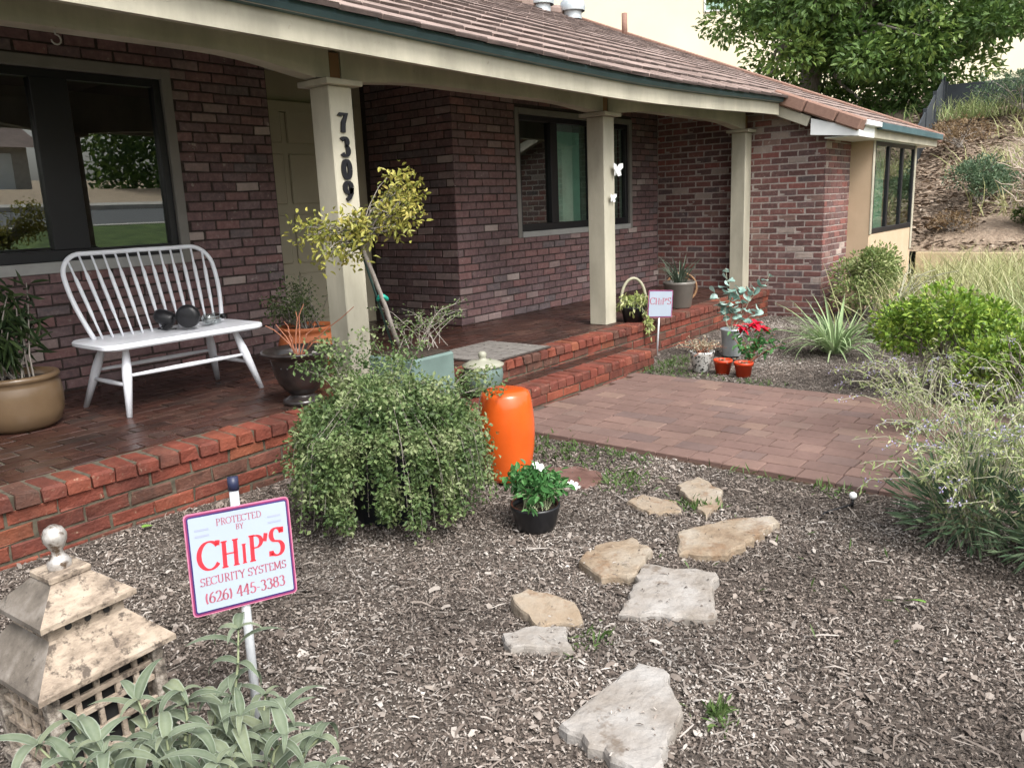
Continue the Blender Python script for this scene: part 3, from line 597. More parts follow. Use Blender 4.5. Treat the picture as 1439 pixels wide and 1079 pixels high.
# ------------------------------------------------------------------ path
path = tag(MB_().box(3.97, 5.87, -3.0, 3.40, -.12, -.012).build('path', M['sand']), kind='structure')
PV = Pieces('paver', .2, .14, .03, MB['paver'], ch=.004, jit=.0012)
rowx = np.linspace(3.97, 5.87, 14)
for i in range(13):
    yy = 3.39 - random.uniform(0, .1)
    while yy > -2.9:
        L = random.choice((.145, .2, .2, .225)) if 0 < i < 12 else .2
        PV.add(((rowx[i] + rowx[i + 1]) / 2, yy - L / 2, -.020 + random.uniform(-.001, .0015)), FACE_UP @ Matrix.Rotation(-math.pi / 2, 4, 'Y'), L - .006, rowx[i + 1] - rowx[i] - .006, parent=path); yy -= L
PV.finish(300, 'far_pavers')

# ------------------------------------------------------------------ stroke lettering (broad-nib serif)
def arc(cx, cy, rx, ry, a0, a1, n=18): return [(cx + rx * math.cos(R_(a)), cy + ry * math.sin(R_(a))) for a in np.linspace(a0, a1, n)]
def ser(x, y, w=.13): return [(x - w, y), (x + w, y)]
GL = {
 'C': (.78, [arc(.42, .5, .38, .47, 40, 322, 30), [(.71, .80), (.73, .97)]]),
 'H': (.88, [[(.2, 0), (.2, 1)], [(.68, 0), (.68, 1)], [(.2, .5), (.68, .5)], ser(.2, 0), ser(.2, 1), ser(.68, 0), ser(.68, 1)]),
 'I': (.42, [[(.21, 0), (.21, 1)], ser(.21, 0), ser(.21, 1)]),
 'P': (.68, [[(.2, 0), (.2, 1)], [(.2, .98)] + arc(.36, .74, .25, .24, 90, -90, 16) + [(.2, .5)], ser(.2, 0), ser(.2, 1)]),
 "'": (.26, [[(.15, 1), (.08, .68)]]),
 'S': (.6, [[(.5, .8)] + arc(.3, .74, .2, .23, 30, 250, 18) + arc(.3, .26, .23, .25, 75, -150, 18), [(.5, .78), (.51, .98)], [(.08, .2), (.07, .02)]]),
 'R': (.74, [[(.2, 0), (.2, 1)], [(.2, .98)] + arc(.36, .74, .23, .24, 90, -90, 16) + [(.2, .5)], [(.38, .5), (.68, 0)], ser(.2, 0), ser(.2, 1)]),
 'O': (.86, [arc(.43, .5, .37, .48, 0, 360, 36)]), 'T': (.72, [[(.36, 0), (.36, 1)], [(.04, .98), (.68, .98)], [(.05, .98), (.04, .82)], [(.67, .98), (.68, .82)], ser(.36, 0)]),
 'E': (.66, [[(.18, 0), (.18, 1)], [(.08, .98), (.58, .98)], [(.18, .52), (.46, .52)], [(.08, .02), (.6, .02)], [(.58, .98), (.59, .82)], [(.6, .02), (.62, .2)]]),
 'D': (.84, [[(.2, 0), (.2, 1)], [(.1, .98)] + arc(.34, .5, .42, .48, 90, -90, 24) + [(.1, .02)]]),
 'B': (.7, [[(.2, 0), (.2, 1)], [(.1, .98)] + arc(.36, .76, .2, .22, 90, -90, 14) + [(.2, .54)], [(.34, .54)] + arc(.36, .28, .25, .26, 90, -90, 14) + [(.1, .02)]]),
 'Y': (.74, [[(.08, 1), (.37, .48)], [(.66, 1), (.37, .48)], [(.37, .5), (.37, 0)], ser(.09, 1, .08), ser(.65, 1, .08), ser(.37, 0)]),
 'U': (.84, [[(.18, 1), (.18, .3)] + arc(.42, .3, .24, .28, 180, 360, 16) + [(.66, 1)], ser(.18, 1), ser(.66, 1, .1)]),
 'M': (1.04, [[(.16, 0), (.18, 1)], [(.18, 1), (.5, .1)], [(.5, .1), (.84, 1)], [(.84, 1), (.88, 0)], ser(.16, 0, .1), ser(.88, 0), ser(.15, 1, .07), ser(.88, 1, .07)]),
 '(': (.36, [arc(.42, .46, .28, .62, 130, 230, 14)]), ')': (.36, [arc(-.06, .46, .28, .62, 50, -50, 14)]), '-': (.4, [[(.06, .4), (.34, .4)]]),
 '6': (.6, [arc(.3, .3, .22, .28, 0, 360, 26), [(.09, .34), (.12, .6), (.24, .84), (.46, .98)]]),
 '2': (.6, [[(.1, .76)] + arc(.29, .74, .2, .24, 160, -20, 14) + [(.4, .42), (.08, .03), (.54, .03)], [(.53, .03), (.55, .18)]]),
 '4': (.62, [[(.42, 0), (.42, 1)], [(.42, 1), (.05, .3), (.58, .3)], ser(.42, 0, .1)]),
 '5': (.6, [[(.5, .97), (.18, .97), (.14, .55)] + arc(.28, .31, .24, .29, 120, -150, 20)]),
 '3': (.6, [[(.1, .84)] + arc(.28, .75, .19, .22, 140, -80, 14) + arc(.28, .28, .23, .27, 82, -150, 18)]),
 '8': (.6, [arc(.3, .75, .18, .22, 0, 360, 22), arc(.3, .28, .22, .27, 0, 360, 24)]),
 '7': (.6, [[(.08, .84), (.1, .96), (.54, .96), (.3, .5), (.24, 0)]]), '0': (.6, [arc(.3, .5, .22, .48, 0, 360, 30)]),
 '9': (.6, [arc(.3, .69, .22, .29, 0, 360, 26), [(.51, .66), (.49, .4), (.36, .16), (.14, .02)]]), ' ': (.34, []), '.': (.25, [[(.1, .02), (.14, .02)]]),
}
def text_mesh(name, s, h, m, parent, cx=0, z=0, y=0, thick=.17, thin=.06, wx=1.0, depth=0, slant=0, sizes=None, rise=None):
    "letters as strokes in the local x-z plane, centred on cx, baseline z"
    b = MB_(); pen = 0; geo = []
    for i, c in enumerate(s):
        w, st = GL[c]; k = (sizes[i] if sizes else 1.0) * h
        for pl in st:
            pl = [np.array(p, float) for p in pl]; n = len(pl)
            lr = [], []
            for j in range(n):
                d = pl[min(j + 1, n - 1)] - pl[max(j - 1, 0)]; d /= (np.linalg.norm(d) + 1e-9); wd = (thick * abs(d[1]) ** 1.5 + thin * (1 - abs(d[1]) ** 1.5)) / 2
                nn = np.array([-d[1], d[0]]) * wd; lr[0].append(pl[j] + nn); lr[1].append(pl[j] - nn)
            geo.append((pen, k, lr, n))
        pen += w * k * wx
    for x0, k, lr, n in geo:
        pts = lr[0] + lr[1]; v = [(cx - pen / 2 + x0 + (p[0] + slant * p[1]) * k * wx, y, z + p[1] * k) for p in pts]
        f = [(j, j + 1, n + j + 1, n + j) for j in range(n - 1)]
        if depth:
            q = len(v); v += [(a, y - depth, c_) for a, _, c_ in v]; f = [tuple(i + q for i in t) for t in f] + [(j, q + j, q + j + 1, j + 1) for j in range(n - 1)] + [(n + j, n + j + 1, q + n + j + 1, q + n + j) for j in range(n - 1)] + [(0, n, q + n, q), (n - 1, q + n - 1, q + 2 * n - 1, 2 * n - 1)]
        b.add(v, f)
    return b.build(name, m, parent)
# house numbers down the front of the near post
for c, zc in (('7', 1.895), ('3', 1.755), ('0', 1.62), ('9', 1.49)):
    o = text_mesh('house_number', c, .112, M['digit'], posts[0], 0, 0, 0, .3, .12, 1.0, .012); o.location = (3.436, 3.9985, zc)

def sign_board(root, w, h, small=False):
    def rr(name, w, h, r, y0, y1, m):
        P = []
        for qx, qz, a0 in ((1, 1, 0), (-1, 1, 90), (-1, -1, 180), (1, -1, 270)): P += [(qx * (w / 2 - r) + r * math.cos(R_(a)), qz * (h / 2 - r) + r * math.sin(R_(a))) for a in np.linspace(a0, a0 + 90, 6)]
        n = len(P); v = [(x, y0, z) for x, z in P] + [(x, y1, z) for x, z in P]
        return meshobj(name, v, [tuple(range(n)), tuple(range(2 * n - 1, n - 1, -1))] + [(i, n + i, n + (i + 1) % n, (i + 1) % n) for i in range(n)], m, root)
    rr('board_edge', w, h, .012, -.002, .002, M['signpink']); rr('border', w * .978, h * .978, .010, -.0027, -.0021, M['maroon']); rr('inner_border', w * .95, h * .947, .008, -.0032, -.0028, M['signblue']); rr('panel', w * .925, h * .915, .004, -.0044, -.0033, M['signwhite'])
    y = -.0052; k = h / .272
    if small:
        text_mesh('lettering', "CHIP'S", .062 * k, M['signdull'], root, 0, -.005 * k, y, .15, .05, 1.0, sizes=[1.1, 1, .75, 1, 1, 1.1]); return
    text_mesh('lettering', 'PROTECTED', .018 * k, M['signdull'], root, 0, .094 * k, y, .13, .05); text_mesh('lettering', 'BY', .015 * k, M['signdull'], root, 0, .074 * k, y, .13, .05)
    text_mesh('lettering', "CHIP'S", .068 * k, M['signred'], root, 0, -.02 * k, y, .18, .055, .9, sizes=[1.15, 1.0, .74, 1.0, 1.0, 1.15], slant=.03)
    text_mesh('lettering', 'SECURITY SYSTEMS', .0215 * k, M['signdull'], root, 0, -.058 * k, y, .15, .055, .98); text_mesh('lettering', '(626) 445-3383', .029 * k, M['signdull'], root, 0, -.106 * k, y, .17, .06, .98)
    for sx in (-1, 1):
        b = MB_(); 
        for j in range(2): b.add([(sx * .095 * k - .02 * k, y, (.088 - .016 * j) * k), (sx * .095 * k + .016 * k, y, (.088 - .016 * j) * k), (sx * .095 * k + .016 * k, y, (.093 - .016 * j) * k), (sx * .095 * k - .02 * k, y, (.093 - .016 * j) * k)], [(0, 1, 2, 3)])
        b.build('faded_print', M['pale'], root)
wv = Vector((.262, -.084, -.012)).normalized(); hv = Vector((.06, .017, .265)); hv = (hv - wv * hv.dot(wv)).normalized(); nv = -(wv.cross(hv))
cen = Vector((1.122, 1.851, .528)); basep = cen - hv * (cen.z / hv.z)
sg = empty('yard_sign', label="large white CHIP'S security sign on a metal tube in front of porch", cat='sign', group='security yard signs')
sg.matrix_world = Matrix([[wv[i], nv[i], hv[i], cen[i]] for i in range(3)] + [[0, 0, 0, 1]])
sign_board(sg, .277, .272)
zl = -cen.z / hv.z
MB_().tube([(-.0, .016, zl - .05), (0, .016, .195)], .0125, 14).build('tube', M['tube'], sg, True); MB_().tube([(0, .016, .175), (0, .016, .212)], .0145, 14).build('tube_cap', M['navycap'], sg, True)
s2 = empty('yard_sign', (6.78, 3.66, 0), label="small distant white CHIP'S sign on a thin stake beside the step", cat='sign', group='security yard signs'); s2.rotation_euler = (0, .06, R_(-38))
bd = link(bpy.data.objects.new('board', None), s2); bd.location = (0, -.012, .47); sign_board(bd, .245, .255, True)
MB_().tube([(0, 0, -.05), (0, 0, .40)], .009, 8).build('stake', M['tube'], s2, True)

# ------------------------------------------------------------------ stepping stones
def stone(poly, label, m, h=.045, tilt=(0, 0), name='stepping_stone', z0=-.03, group='stepping stones across the mulch', shrink=1.0):
    c = np.mean(poly, 0); P = []
    n = len(poly)
    for i in range(n):
        a, b = np.array(poly[i]), np.array(poly[(i + 1) % n]); L = np.linalg.norm(b - a); k = max(2, int(L / .035))
        for j in range(k):
            t = j / k; p = a + (b - a) * t; nrm = np.array([b[1] - a[1], a[0] - b[0]]) / L
            P.append(p + nrm * random.uniform(-.011, .011) * (1 if j else .3))
    P = np.array(P) - c; n = len(P); V = []; h *= .72; rings = [(1.03, z0), (1.02, h - .012), (.985, h - .002), (.93, h)]
    for s, z in rings: V += [(p[0] * s, p[1] * s, z + (random.uniform(-.0025, .0025) if 0 < z < h - .001 else 0) + (p[0] * tilt[0] + p[1] * tilt[1] if z > 0 else 0)) for p in P]
    F = [(r * n + k, r * n + (k + 1) % n, (r + 1) * n + (k + 1) % n, (r + 1) * n + k) for r in range(len(rings) - 1) for k in range(n)]; F += [tuple((len(rings) - 1) * n + k for k in range(n))]
    # outward winding
    area = sum(P[i][0] * P[(i + 1) % n][1] - P[(i + 1) % n][0] * P[i][1] for i in range(n))
    if area < 0: F = [f[::-1] for f in F]
    o = meshobj(name, V, F, m); o.location = (c[0], c[1], -.019); o.rotation_euler = (random.uniform(-.03, .03), random.uniform(-.03, .03), 0); return tag(o, label, 'stepping stone', group)
stone([(2.01, 1.15), (2.02, 1.07), (1.88, .94), (1.81, .91), (1.58, .86), (1.56, .9), (1.61, 1.17)], 'largest pale grey flagstone, nearest to the viewer at the bottom edge', M['greystone'], .05)
stone([(2.62, 1.47), (2.71, 1.21), (2.4, 1.08), (2.25, 1.36)], 'roughly square grey flagstone in the middle of the stone trail', M['greystone'], .05)
stone([(2.52, 1.71), (2.67, 1.73), (2.83, 1.65), (2.77, 1.52), (2.54, 1.46), (2.49, 1.52), (2.44, 1.56)], 'oval cream flagstone with a rusty brown patch', M['stone'], .05)
stone([(3.01, 1.52), (3.25, 1.37), (3.36, 1.24), (3.31, 1.19), (2.91, 1.25), (2.82, 1.42)], 'long tan flagstone pointing to the right, nearest the lavender', M['stone'], .05)
e1 = stone([(2.08, 1.71), (2.15, 1.69), (2.19, 1.51), (2.13, 1.44), (2.0, 1.53)], 'brown backed split stone, rear half of the leftmost pair', M['stone'], .07, (.1, .15))
stone([(2.05, 1.45), (1.95, 1.36), (1.84, 1.52), (1.89, 1.6), (1.99, 1.54)], 'white topped broken stone, front half of the leftmost pair', M['greystone'], .055)
stone([(3.2, 1.89), (3.33, 1.88), (3.34, 1.7), (3.23, 1.62), (3.13, 1.73)], 'small ragged tan flagstone left of the pointed brown one', M['stone'], .04)
stone([(3.52, 1.79), (3.69, 1.76), (3.58, 1.57), (3.46, 1.52), (3.22, 1.49), (3.35, 1.61)], 'pointed brown flagstone closest to the paver path', M['stone'], .045)
stone([(3.44, 2.58), (3.59, 2.44), (3.55, 2.26), (3.44, 2.19), (3.3, 2.19), (3.36, 2.42)], 'dark reddish flat slab beside the orange stool', M['darkstone'], .015)

# ------------------------------------------------------------------ bench
bn = empty('bench', (2.62, 4.9, ZT), label='white painted wooden spindle-back bench on the porch', cat='bench')
def bl(p): return (p[0] - 2.62, p[1] - 4.9, p[2] - ZT)
SZ = .735; poly = []
for qx, qy, a0, r in ((1, 1, 0, .10), (-1, 1, 90, .10), (-1, -1, 180, .07), (1, -1, 270, .07)):
    poly += [(qx * (.53 - r) + r * math.cos(R_(a)), qy * (.25 - r) + r * math.sin(R_(a))) for a in np.linspace(a0, a0 + 90, 7)]
b = MB_(); n = len(poly); V = []
for s, z in ((.97, SZ - .036), (1, SZ - .026), (1, SZ - .008), (.985, SZ), (.9, SZ - .002), (.5, SZ - .012)): V += [(x * s, y * s - .07, z - ZT) for x, y in poly]
F = [(r * n + k, r * n + (k + 1) % n, (r + 1) * n + (k + 1) % n, (r + 1) * n + k) for r in range(5) for k in range(n)] + [tuple(range(n))[::-1], tuple(5 * n + k for k in range(n))]
b.add(V, F).build('seat', M['benchwhite'], bn, False)
def leg(top, foot): 
    t, f = np.array(bl(top)), np.array(bl(foot)); P = [t + (f - t) * k for k in (0, .06, .3, .42, 1)]
    return MB_().tube(P, [.017, .018, .027, .028, .016], 14).build('leg', M['benchwhite'], bn, True)
tops = {'fl': (2.26, 4.70, SZ - .03), 'fr': (2.98, 4.70, SZ - .03), 'bl': (2.27, 4.99, SZ - .03), 'br': (2.97, 4.99, SZ - .03)}
feet = {'fl': (2.2, 4.645, ZT), 'fr': (3.1, 4.635, ZT), 'bl': (2.19, 5.175, ZT), 'br': (3.11, 5.175, ZT)}
for k in tops: leg(tops[k], feet[k])
def onleg(k, t): return tuple(np.array(tops[k]) * (1 - t) + np.array(feet[k]) * t)
for a, c, t in (('fl', 'bl', .55), ('fr', 'br', .55), ('fl', 'fr', .42), ('bl', 'br', .42)):
    p, q = np.array(bl(onleg(a, t))), np.array(bl(onleg(c, t))); MB_().tube([p + (q - p) * s for s in (0, .2, .5, .8, 1)], [.009, .012, .015, .012, .009], 10).build('stretcher', M['benchwhite'], bn, True)
def lean(z): return 5.0 + .36 * (z - SZ)
hp = []
for t in np.linspace(0, 1, 9): z = SZ - .01 + (1.1 - SZ) * t; hp.append((2.225 - .065 * math.sin(t * 1.6), z))
hp += [(2.16 + .135 - .135 * math.cos(R_(a)), 1.1 + .135 * math.sin(R_(a))) for a in np.linspace(8, 90, 10)]
right = [(5.31 - x, z) for x, z in hp][::-1]
hoop = hp + [(2.5, 1.234), (2.655, 1.236), (2.8, 1.234)] + right
MB_().tube([bl((x, lean(z), z)) for x, z in hoop], .0145, 12).build('back_hoop', M['benchwhite'], bn, True)
hxs = np.array([p[0] for p in hoop]); hzs = np.array([p[1] for p in hoop])
for i in range(13):
    xb = 2.275 + i * (3.035 - 2.275) / 12; xt = 2.655 + (xb - 2.655) * 1.17
    sel = [(abs(h[0] - xt), h[1]) for h in hoop if h[1] > 1.05]; zt_ = min(sel)[1] - .004 if abs(xt - 2.655) > .28 else 1.232
    p, q = np.array(bl((xb, lean(SZ) - .0, SZ - .012))), np.array(bl((xt, lean(zt_), zt_)))
    MB_().tube([p + (q - p) * s for s in (0, .22, .34, .6, .74, .8, 1)], [.0075, .0078, .012, .0125, .0122, .0075, .007], 8).build('spindle', M['benchwhite'], bn, True)
# black device and clear bottle lying on the seat
dv = empty('work_lamp', (2.76, 4.84, SZ + .001), label='black plastic device with a round face lying on the bench', cat='lamp'); dv.rotation_euler = (0, 0, R_(-50))
def lay(o, loc, ax, ang_): o.matrix_local = Matrix.Translation(loc) @ Matrix.Rotation(ang_, 4, ax); return o
lay(MB_().lathe([(0, 0), (.05, 0), (.068, .008), (.074, .02), (.074, .05), (.062, .06), (.045, .085), (.04, .1), (0, .1)], 28).build('round_head', M['blackplastic'], dv, True), (0, -.05, .076), 'X', -math.pi / 2)
lay(MB_().lathe([(0, 0), (.042, 0), (.046, .02), (.05, .06), (.046, .1), (.03, .12), (0, .12)], 18).build('body', M['blackplastic'], dv, True), (-.1, .0, .052), 'Y', -1.2)
MB_().bbox(-.17, -.12, -.03, .03, .0, .05, .008).bbox(-.13, -.03, -.02, .03, .06, .085, .006).build('clamp', M['blackplastic'], dv)
MB_().tube([(-.14, -.03, .03), (-.18, -.06, .01), (-.13, -.08, .006), (-.06, -.07, .006)], .005, 6).build('cord', M['blackplastic'], dv, True)
bt = empty('plastic_bottle', (2.96, 4.88, SZ + .001), label='clear bottle with black cap lying behind the black device', cat='bottle'); bt.rotation_euler = (0, 0, .25)
lay(MB_().lathe([(0, 0), (.034, .002), (.036, .02), (.033, .05), (.036, .09), (.03, .12), (.014, .135), (.013, .15)], 20).build('body', M['clear'], bt, True), (-.08, 0, .037), 'Y', math.pi / 2)
lay(MB_().lathe([(0, .175), (.017, .175), (.018, .15), (0, .148)], 16).build('cap', M['blackplastic'], bt, True), (-.08, 0, .037), 'Y', math.pi / 2)
lay(MB_().lathe([(0, .01), (.028, .01), (.03, .04), (.026, .07), (0, .072)], 14).build('contents', M['patina'], bt, True), (-.08, 0, .034), 'Y', math.pi / 2)

# ------------------------------------------------------------------ pots and potted plants
def pot(root, prof, m, soil_r, soil_z, n=44, name='pot'):
    MB_().lathe(prof, n).build(name, m, root, True); MB_().lathe([(0, soil_z + .01), (soil_r * .5, soil_z + .006), (soil_r, soil_z)], 24).build('soil', M['soil'], root, True)
def stems(root, lines, r, m, name='stems'):
    b = MB_()
    for L in lines: b.tube(L, [r * (1 - .6 * i / (len(L) - 1)) for i in range(len(L))], 5, False)
    return tag(b.build(name, m, root, True), kind='stuff')
def arcline(base, top, sag=0, n=6, wob=.01):
    base, top = np.array(base, float), np.array(top, float); return [base + (top - base) * t + np.array([0, 0, sag * math.sin(math.pi * t)]) + rng.normal(size=3) * wob * (0 < t < 1) for t in np.linspace(0, 1, n)]
def leaves_on(lines, per, spread=.02, start=.25):
    P = []; D = []
    for L in lines:
        L = np.array(L); n = len(L)
        for _ in range(per):
            t = start + (1 - start) * random.random(); k = t * (n - 1); i = min(int(k), n - 2); p = L[i] + (L[i + 1] - L[i]) * (k - i); d = unit(L[i + 1] - L[i])
            P.append(p + rng.normal(size=3) * spread); D.append(d * .5 + unit(rng.normal(size=3)))
    return np.array(P), np.array(D)
# big brown pot at the left edge
t = empty('potted_plant', (1.76, 5.0, ZT), label='large brown glazed pot with dark strappy foliage left of the bench', cat='potted plant', group='potted plants on the porch')
pot(t, [(0, 0), (.16, 0), (.2, .03), (.225, .1), (.23, .18), (.222, .25), (.212, .275), (.222, .28), (.226, .295), (.218, .31), (.2, .31), (.195, .26)], M['brownglaze'], .2, .27)
Ls = [arcline((rng.normal() * .05, rng.normal() * .05, .27), (rng.normal() * .16, rng.normal() * .13 - .02, .45 + random.random() * .42), .05) for _ in range(16)]
stems(t, Ls, .006, M['bark']); P, D = leaves_on(Ls, 26, .015, .35); D[:, 2] -= .45; leaves('foliage', P, D, rng.uniform(.09, .16, len(P)), .016, M['l_dark'], t, droop=.3, six=True)
# black urn with bare twigs
t = empty('potted_plant', (2.97, 4.02, ZT), label='black embossed urn holding bare reddish twigs, next to the numbered post', cat='urn', group='potted plants on the porch')
pot(t, [(0, 0), (.115, 0), (.12, .025), (.1, .035), (.075, .05), (.07, .065), (.09, .075), (.135, .13), (.158, .2), (.168, .27), (.175, .29), (.2, .3), (.222, .315), (.225, .328), (.215, .332), (.17, .31), (.16, .27)], M['urn'], .165, .285, 48, 'urn')
b = MB_()
for k in range(10):
    a0 = k * math.pi / 5
    for sgn in (-1, 1): b.tube([((.10 + .062 * s) * math.cos(a0 + sgn * .26 * s * (1.7 - s)), (.10 + .062 * s) * math.sin(a0 + sgn * .26 * s * (1.7 - s)), .095 + .15 * s) for s in np.linspace(0, 1, 6)], .006, 6)
b.build('relief', M['urn'], t, True)
Ls = []
for a, l, z in ((2.6, .14, .19), (2.2, .12, .2), (1.5, .06, .26), (1.0, .1, .3), (3.4, .18, .2), (.4, .12, .18), (-.2, .35, .28), (5.3, .2, .12), (3.9, .1, .17)):
    Ls.append(arcline((.02 * math.cos(a), .02 * math.sin(a), .29), (l * math.cos(a - .65), l * math.sin(a - .65), .29 + z), .02, 5, .008))
stems(t, Ls, .0055, M['twig'], 'twigs')
b = MB_()
for x, y in ((-.08, -.08), (.02, -.1), (.09, -.03), (.03, .06)): b.lathe([(0, -.012), (.014, -.008), (.017, .002), (.01, .012), (0, .014)], 8, (x, y, .295))
tag(b.build('pebbles', M['concrete'], t), kind='stuff')
# terracotta pot behind
t = empty('potted_plant', (3.74, 4.93, ZT), label='round terracotta pot with small-leaved shrub behind the numbered post', cat='potted plant', group='potted plants on the porch')
pot(t, [(0, 0), (.13, 0), (.18, .05), (.215, .13), (.22, .19), (.2, .25), (.185, .27), (.2, .285), (.208, .3), (.205, .318), (.19, .318), (.18, .28)], M['terracotta'], .18, .29)
Ls = [arcline((rng.normal() * .05, rng.normal() * .05, .29), (rng.normal() * .12 - .04, rng.normal() * .13 + .0, .42 + random.random() * .3), .02, 5, .02) for _ in range(26)] + [arcline((-.05, .02, .3), (-.3 + random.random() * .1, .1 + rng.normal() * .05, .38 + random.random() * .18), .06, 5, .02) for _ in range(9)]
stems(t, Ls, .004, M['bark']); P, D = leaves_on(Ls, 34, .025, .25); leaves('foliage', P, D, rng.uniform(.02, .034, len(P)), .016, M['l_twiggy'], t)
# cascading shrub in the black tub
t = empty('potted_plant', (2.51, 2.77, 0), label='cascading small-leaved shrub spilling over a black tub before the porch', cat='potted plant')
pot(t, [(0, 0), (.19, 0), (.225, .32), (.235, .33), (.235, .37), (.215, .37), (.2, .3)], M['tub'], .2, .33, 12, 'tub')
Ls = []
for k in range(150):
    a = random.random() * 6.283; rr = .2 + .32 * random.random() ** .5; zt0 = .44 + .24 * random.random() * (1.1 - rr)
    p0 = np.array([.06 * math.cos(a), .06 * math.sin(a), .36]); p1 = np.array([rr * .55 * math.cos(a), rr * .55 * math.sin(a), zt0 + .08]); p2 = np.array([rr * 1.0 * math.cos(a), rr * 1.0 * math.sin(a), zt0 - .08])
    dl = (.12 + .28 * random.random()) if rr > .36 else .05
    p3 = p2 + np.array([.05 * math.cos(a), .05 * math.sin(a), -dl])
    Ls.append([p0, (p0 + p1) / 2 + [0, 0, .04], p1, p2, (p2 + p3) / 2, np.maximum(p3, [-9, -9, .03])])
for k in range(16):
    a = random.uniform(.2, 2.6); Ls.append(arcline((.15 * math.cos(a), .15 * math.sin(a), .5), (.4 * math.cos(a) + rng.normal() * .08, .4 * math.sin(a), .72 + random.random() * .22), .06, 6, .015))
for k in range(5): Ls.append(arcline((.3, -.1, .5), (.6 + random.random() * .15, -.2 + rng.normal() * .1, .55 + random.random() * .2), .08, 6, .015))
stems(t, [[np.array(p_) * [.9, .9, .9] for p_ in L_] for L_ in Ls], .0018, M['bark']); P, D = leaves_on(Ls, 95, .026, .2)
cb = [(np.array([.43 * math.cos(a) * q_, .43 * math.sin(a) * q_, .45 + .2 * (1 - q_ * q_) + rng.normal() * .05])) for a, q_ in [(random.random() * 6.283, random.random() ** .5) for _ in range(120)]]
for k in range(40):
    a = k * 6.283 / 40 + rng.normal() * .1; rr = random.uniform(.3, .5); zb = random.choice((.08, .14, .2, .28, .34, .4)); z_ = .5
    while z_ > zb: cb.append(np.array([rr * math.cos(a) + rng.normal() * .012, rr * math.sin(a) + rng.normal() * .012, z_])); z_ -= .055
bb = [blob_pts(78, c_, (.1, .1, .085) if i_ < 120 else (.042, .042, .05), .25) for i_, c_ in enumerate(cb)]; P2 = np.concatenate([q_[0] for q_ in bb]); d2 = np.concatenate([q_[1] for q_ in bb]); P = np.r_[P, P2]; D = np.r_[D, d2 + rng.normal(size=d2.shape) * .7]
P = P * [.9, .9, .9]; k = P[:, 2] > .02; P, D = P[k], D[k]; leaves('foliage', P, D, rng.uniform(.014, .03, len(P)), rng.uniform(.011, .02, len(P)), M['l_cotone'], t, rnd=np.clip(.5 + .28 * np.sin(P[:, 0] * 21) * np.sin(P[:, 1] * 19 + 1) + .22 * np.sin(P[:, 2] * 33) + rng.normal(size=len(P)) * .22, 0, 1))
# orange stool
MB_().lathe([(0, .478), (.085, .48), (.112, .472), (.124, .455), (.134, .4), (.142, .32), (.143, .25), (.138, .17), (.126, .08), (.118, .02), (.112, 0), (0, 0)], 56).build('garden_stool', M['orange'], None, True)
o = bpy.data.objects['garden_stool']; o.location = (3.215, 2.63, 0); o.scale = (1.06, 1.06, 1); tag(o, 'bright orange glazed barrel garden stool beside the cascading shrub', 'stool')
# bowl with white flower
t = empty('potted_plant', (2.71, 2.07, 0), label='low black bowl of fresh green leaves with a white flower', cat='potted plant')
pot(t, [(0, 0), (.075, 0), (.088, .02), (.105, .09), (.112, .11), (.112, .122), (.1, .122), (.095, .1)], M['blackplastic'], .095, .1, 36, 'bowl')
Ls = [arcline((rng.normal() * .03, rng.normal() * .03, .1), (.16 * math.cos(a) * s, .16 * math.sin(a) * s, .15 + .1 * random.random() + .06 * (1 - s)), .04, 5, .006) for a, s in [(random.random() * 6.28, random.random() ** .5) for _ in range(60)]]
stems(t, Ls, .003, M['stalk']); P, D = leaves_on(Ls, 12, .012, .4); leaves('foliage', P, D, rng.uniform(.025, .045, len(P)), rng.uniform(.016, .024, len(P)), M['l_bowl'], t, six=True)
pet = MB_().add([(0, 0, 0), (.013, .010, .006), (.030, .008, .004), (.036, 0, 0), (.030, -.008, .004), (.013, -.010, .006)], [(0, 1, 2, 3), (0, 3, 4, 5)]).build('petal', M['petal'], t)
fl = [(.0, -.02, .285), (.15, -.1, .17)]
for i, f in enumerate(fl):
    for k in range(6):
        o = pet if (i == 0 and k == 0) else pet.copy()
        if o is not pet: link(o, t)
        o.matrix_local = Matrix.Translation(f) @ Matrix.Rotation(.5, 4, 'X') @ Matrix.Rotation(k * math.pi / 3, 4, 'Z') @ Matrix.Rotation(-.4, 4, 'Y')
# small tree in pale pot with stake
t = empty('potted_tree', (3.42, 3.50, 0), label='staked little tree with yellow-green crown leaning across the numbered post', cat='potted tree')
MB_().bbox(-.2, .16, -.19, .19, 0, .57, .012).build('pot', M['palepot'], t); MB_().bbox(-.18, .14, -.17, .17, .571, .576, .001).build('soil', M['soil'], t)
tr = [(-.1, 0, .6), (-.16, -.01, .72), (-.22, -.02, .88), (-.30, -.03, 1.06), (-.36, -.02, 1.22), (-.36, -.02, 1.34)]
MB_().tube(tr, [.014, .014, .013, .013, .012, .009], 10).build('trunk', M['bark'], t, True)
MB_().tube([(-.13, .03, .6), (-.25, .02, .95), (-.37, .0, 1.26)], .007, 6).build('stake', M['stake'], t, True)
MB_().tube([(-.225 + .022 * math.cos(a), -.005 + .03 * math.sin(a), .93 + .01 * math.sin(2 * a)) for a in np.linspace(0, 6.3, 14)], .012, 6).build('tie', M['tie'], t, True)
tops_ = []
for k in range(74):
    c, rr = ((-.15, -.08, 1.44), (.18, .15, .19)) if k < 32 else ((-.41, -.03, 1.26), (.15, .12, .16)) if k < 56 else ((-.6, .06, 1.27), (.18, .12, .17))
    tops_.append(np.array(c) + unit(rng.normal(size=3)) * np.array(rr) * (.3 + .7 * random.random()))
Ls = [arcline(np.array([-.35, -.02, 1.22 + .1 * random.random()]), e, .02, 5, .018) for e in tops_]
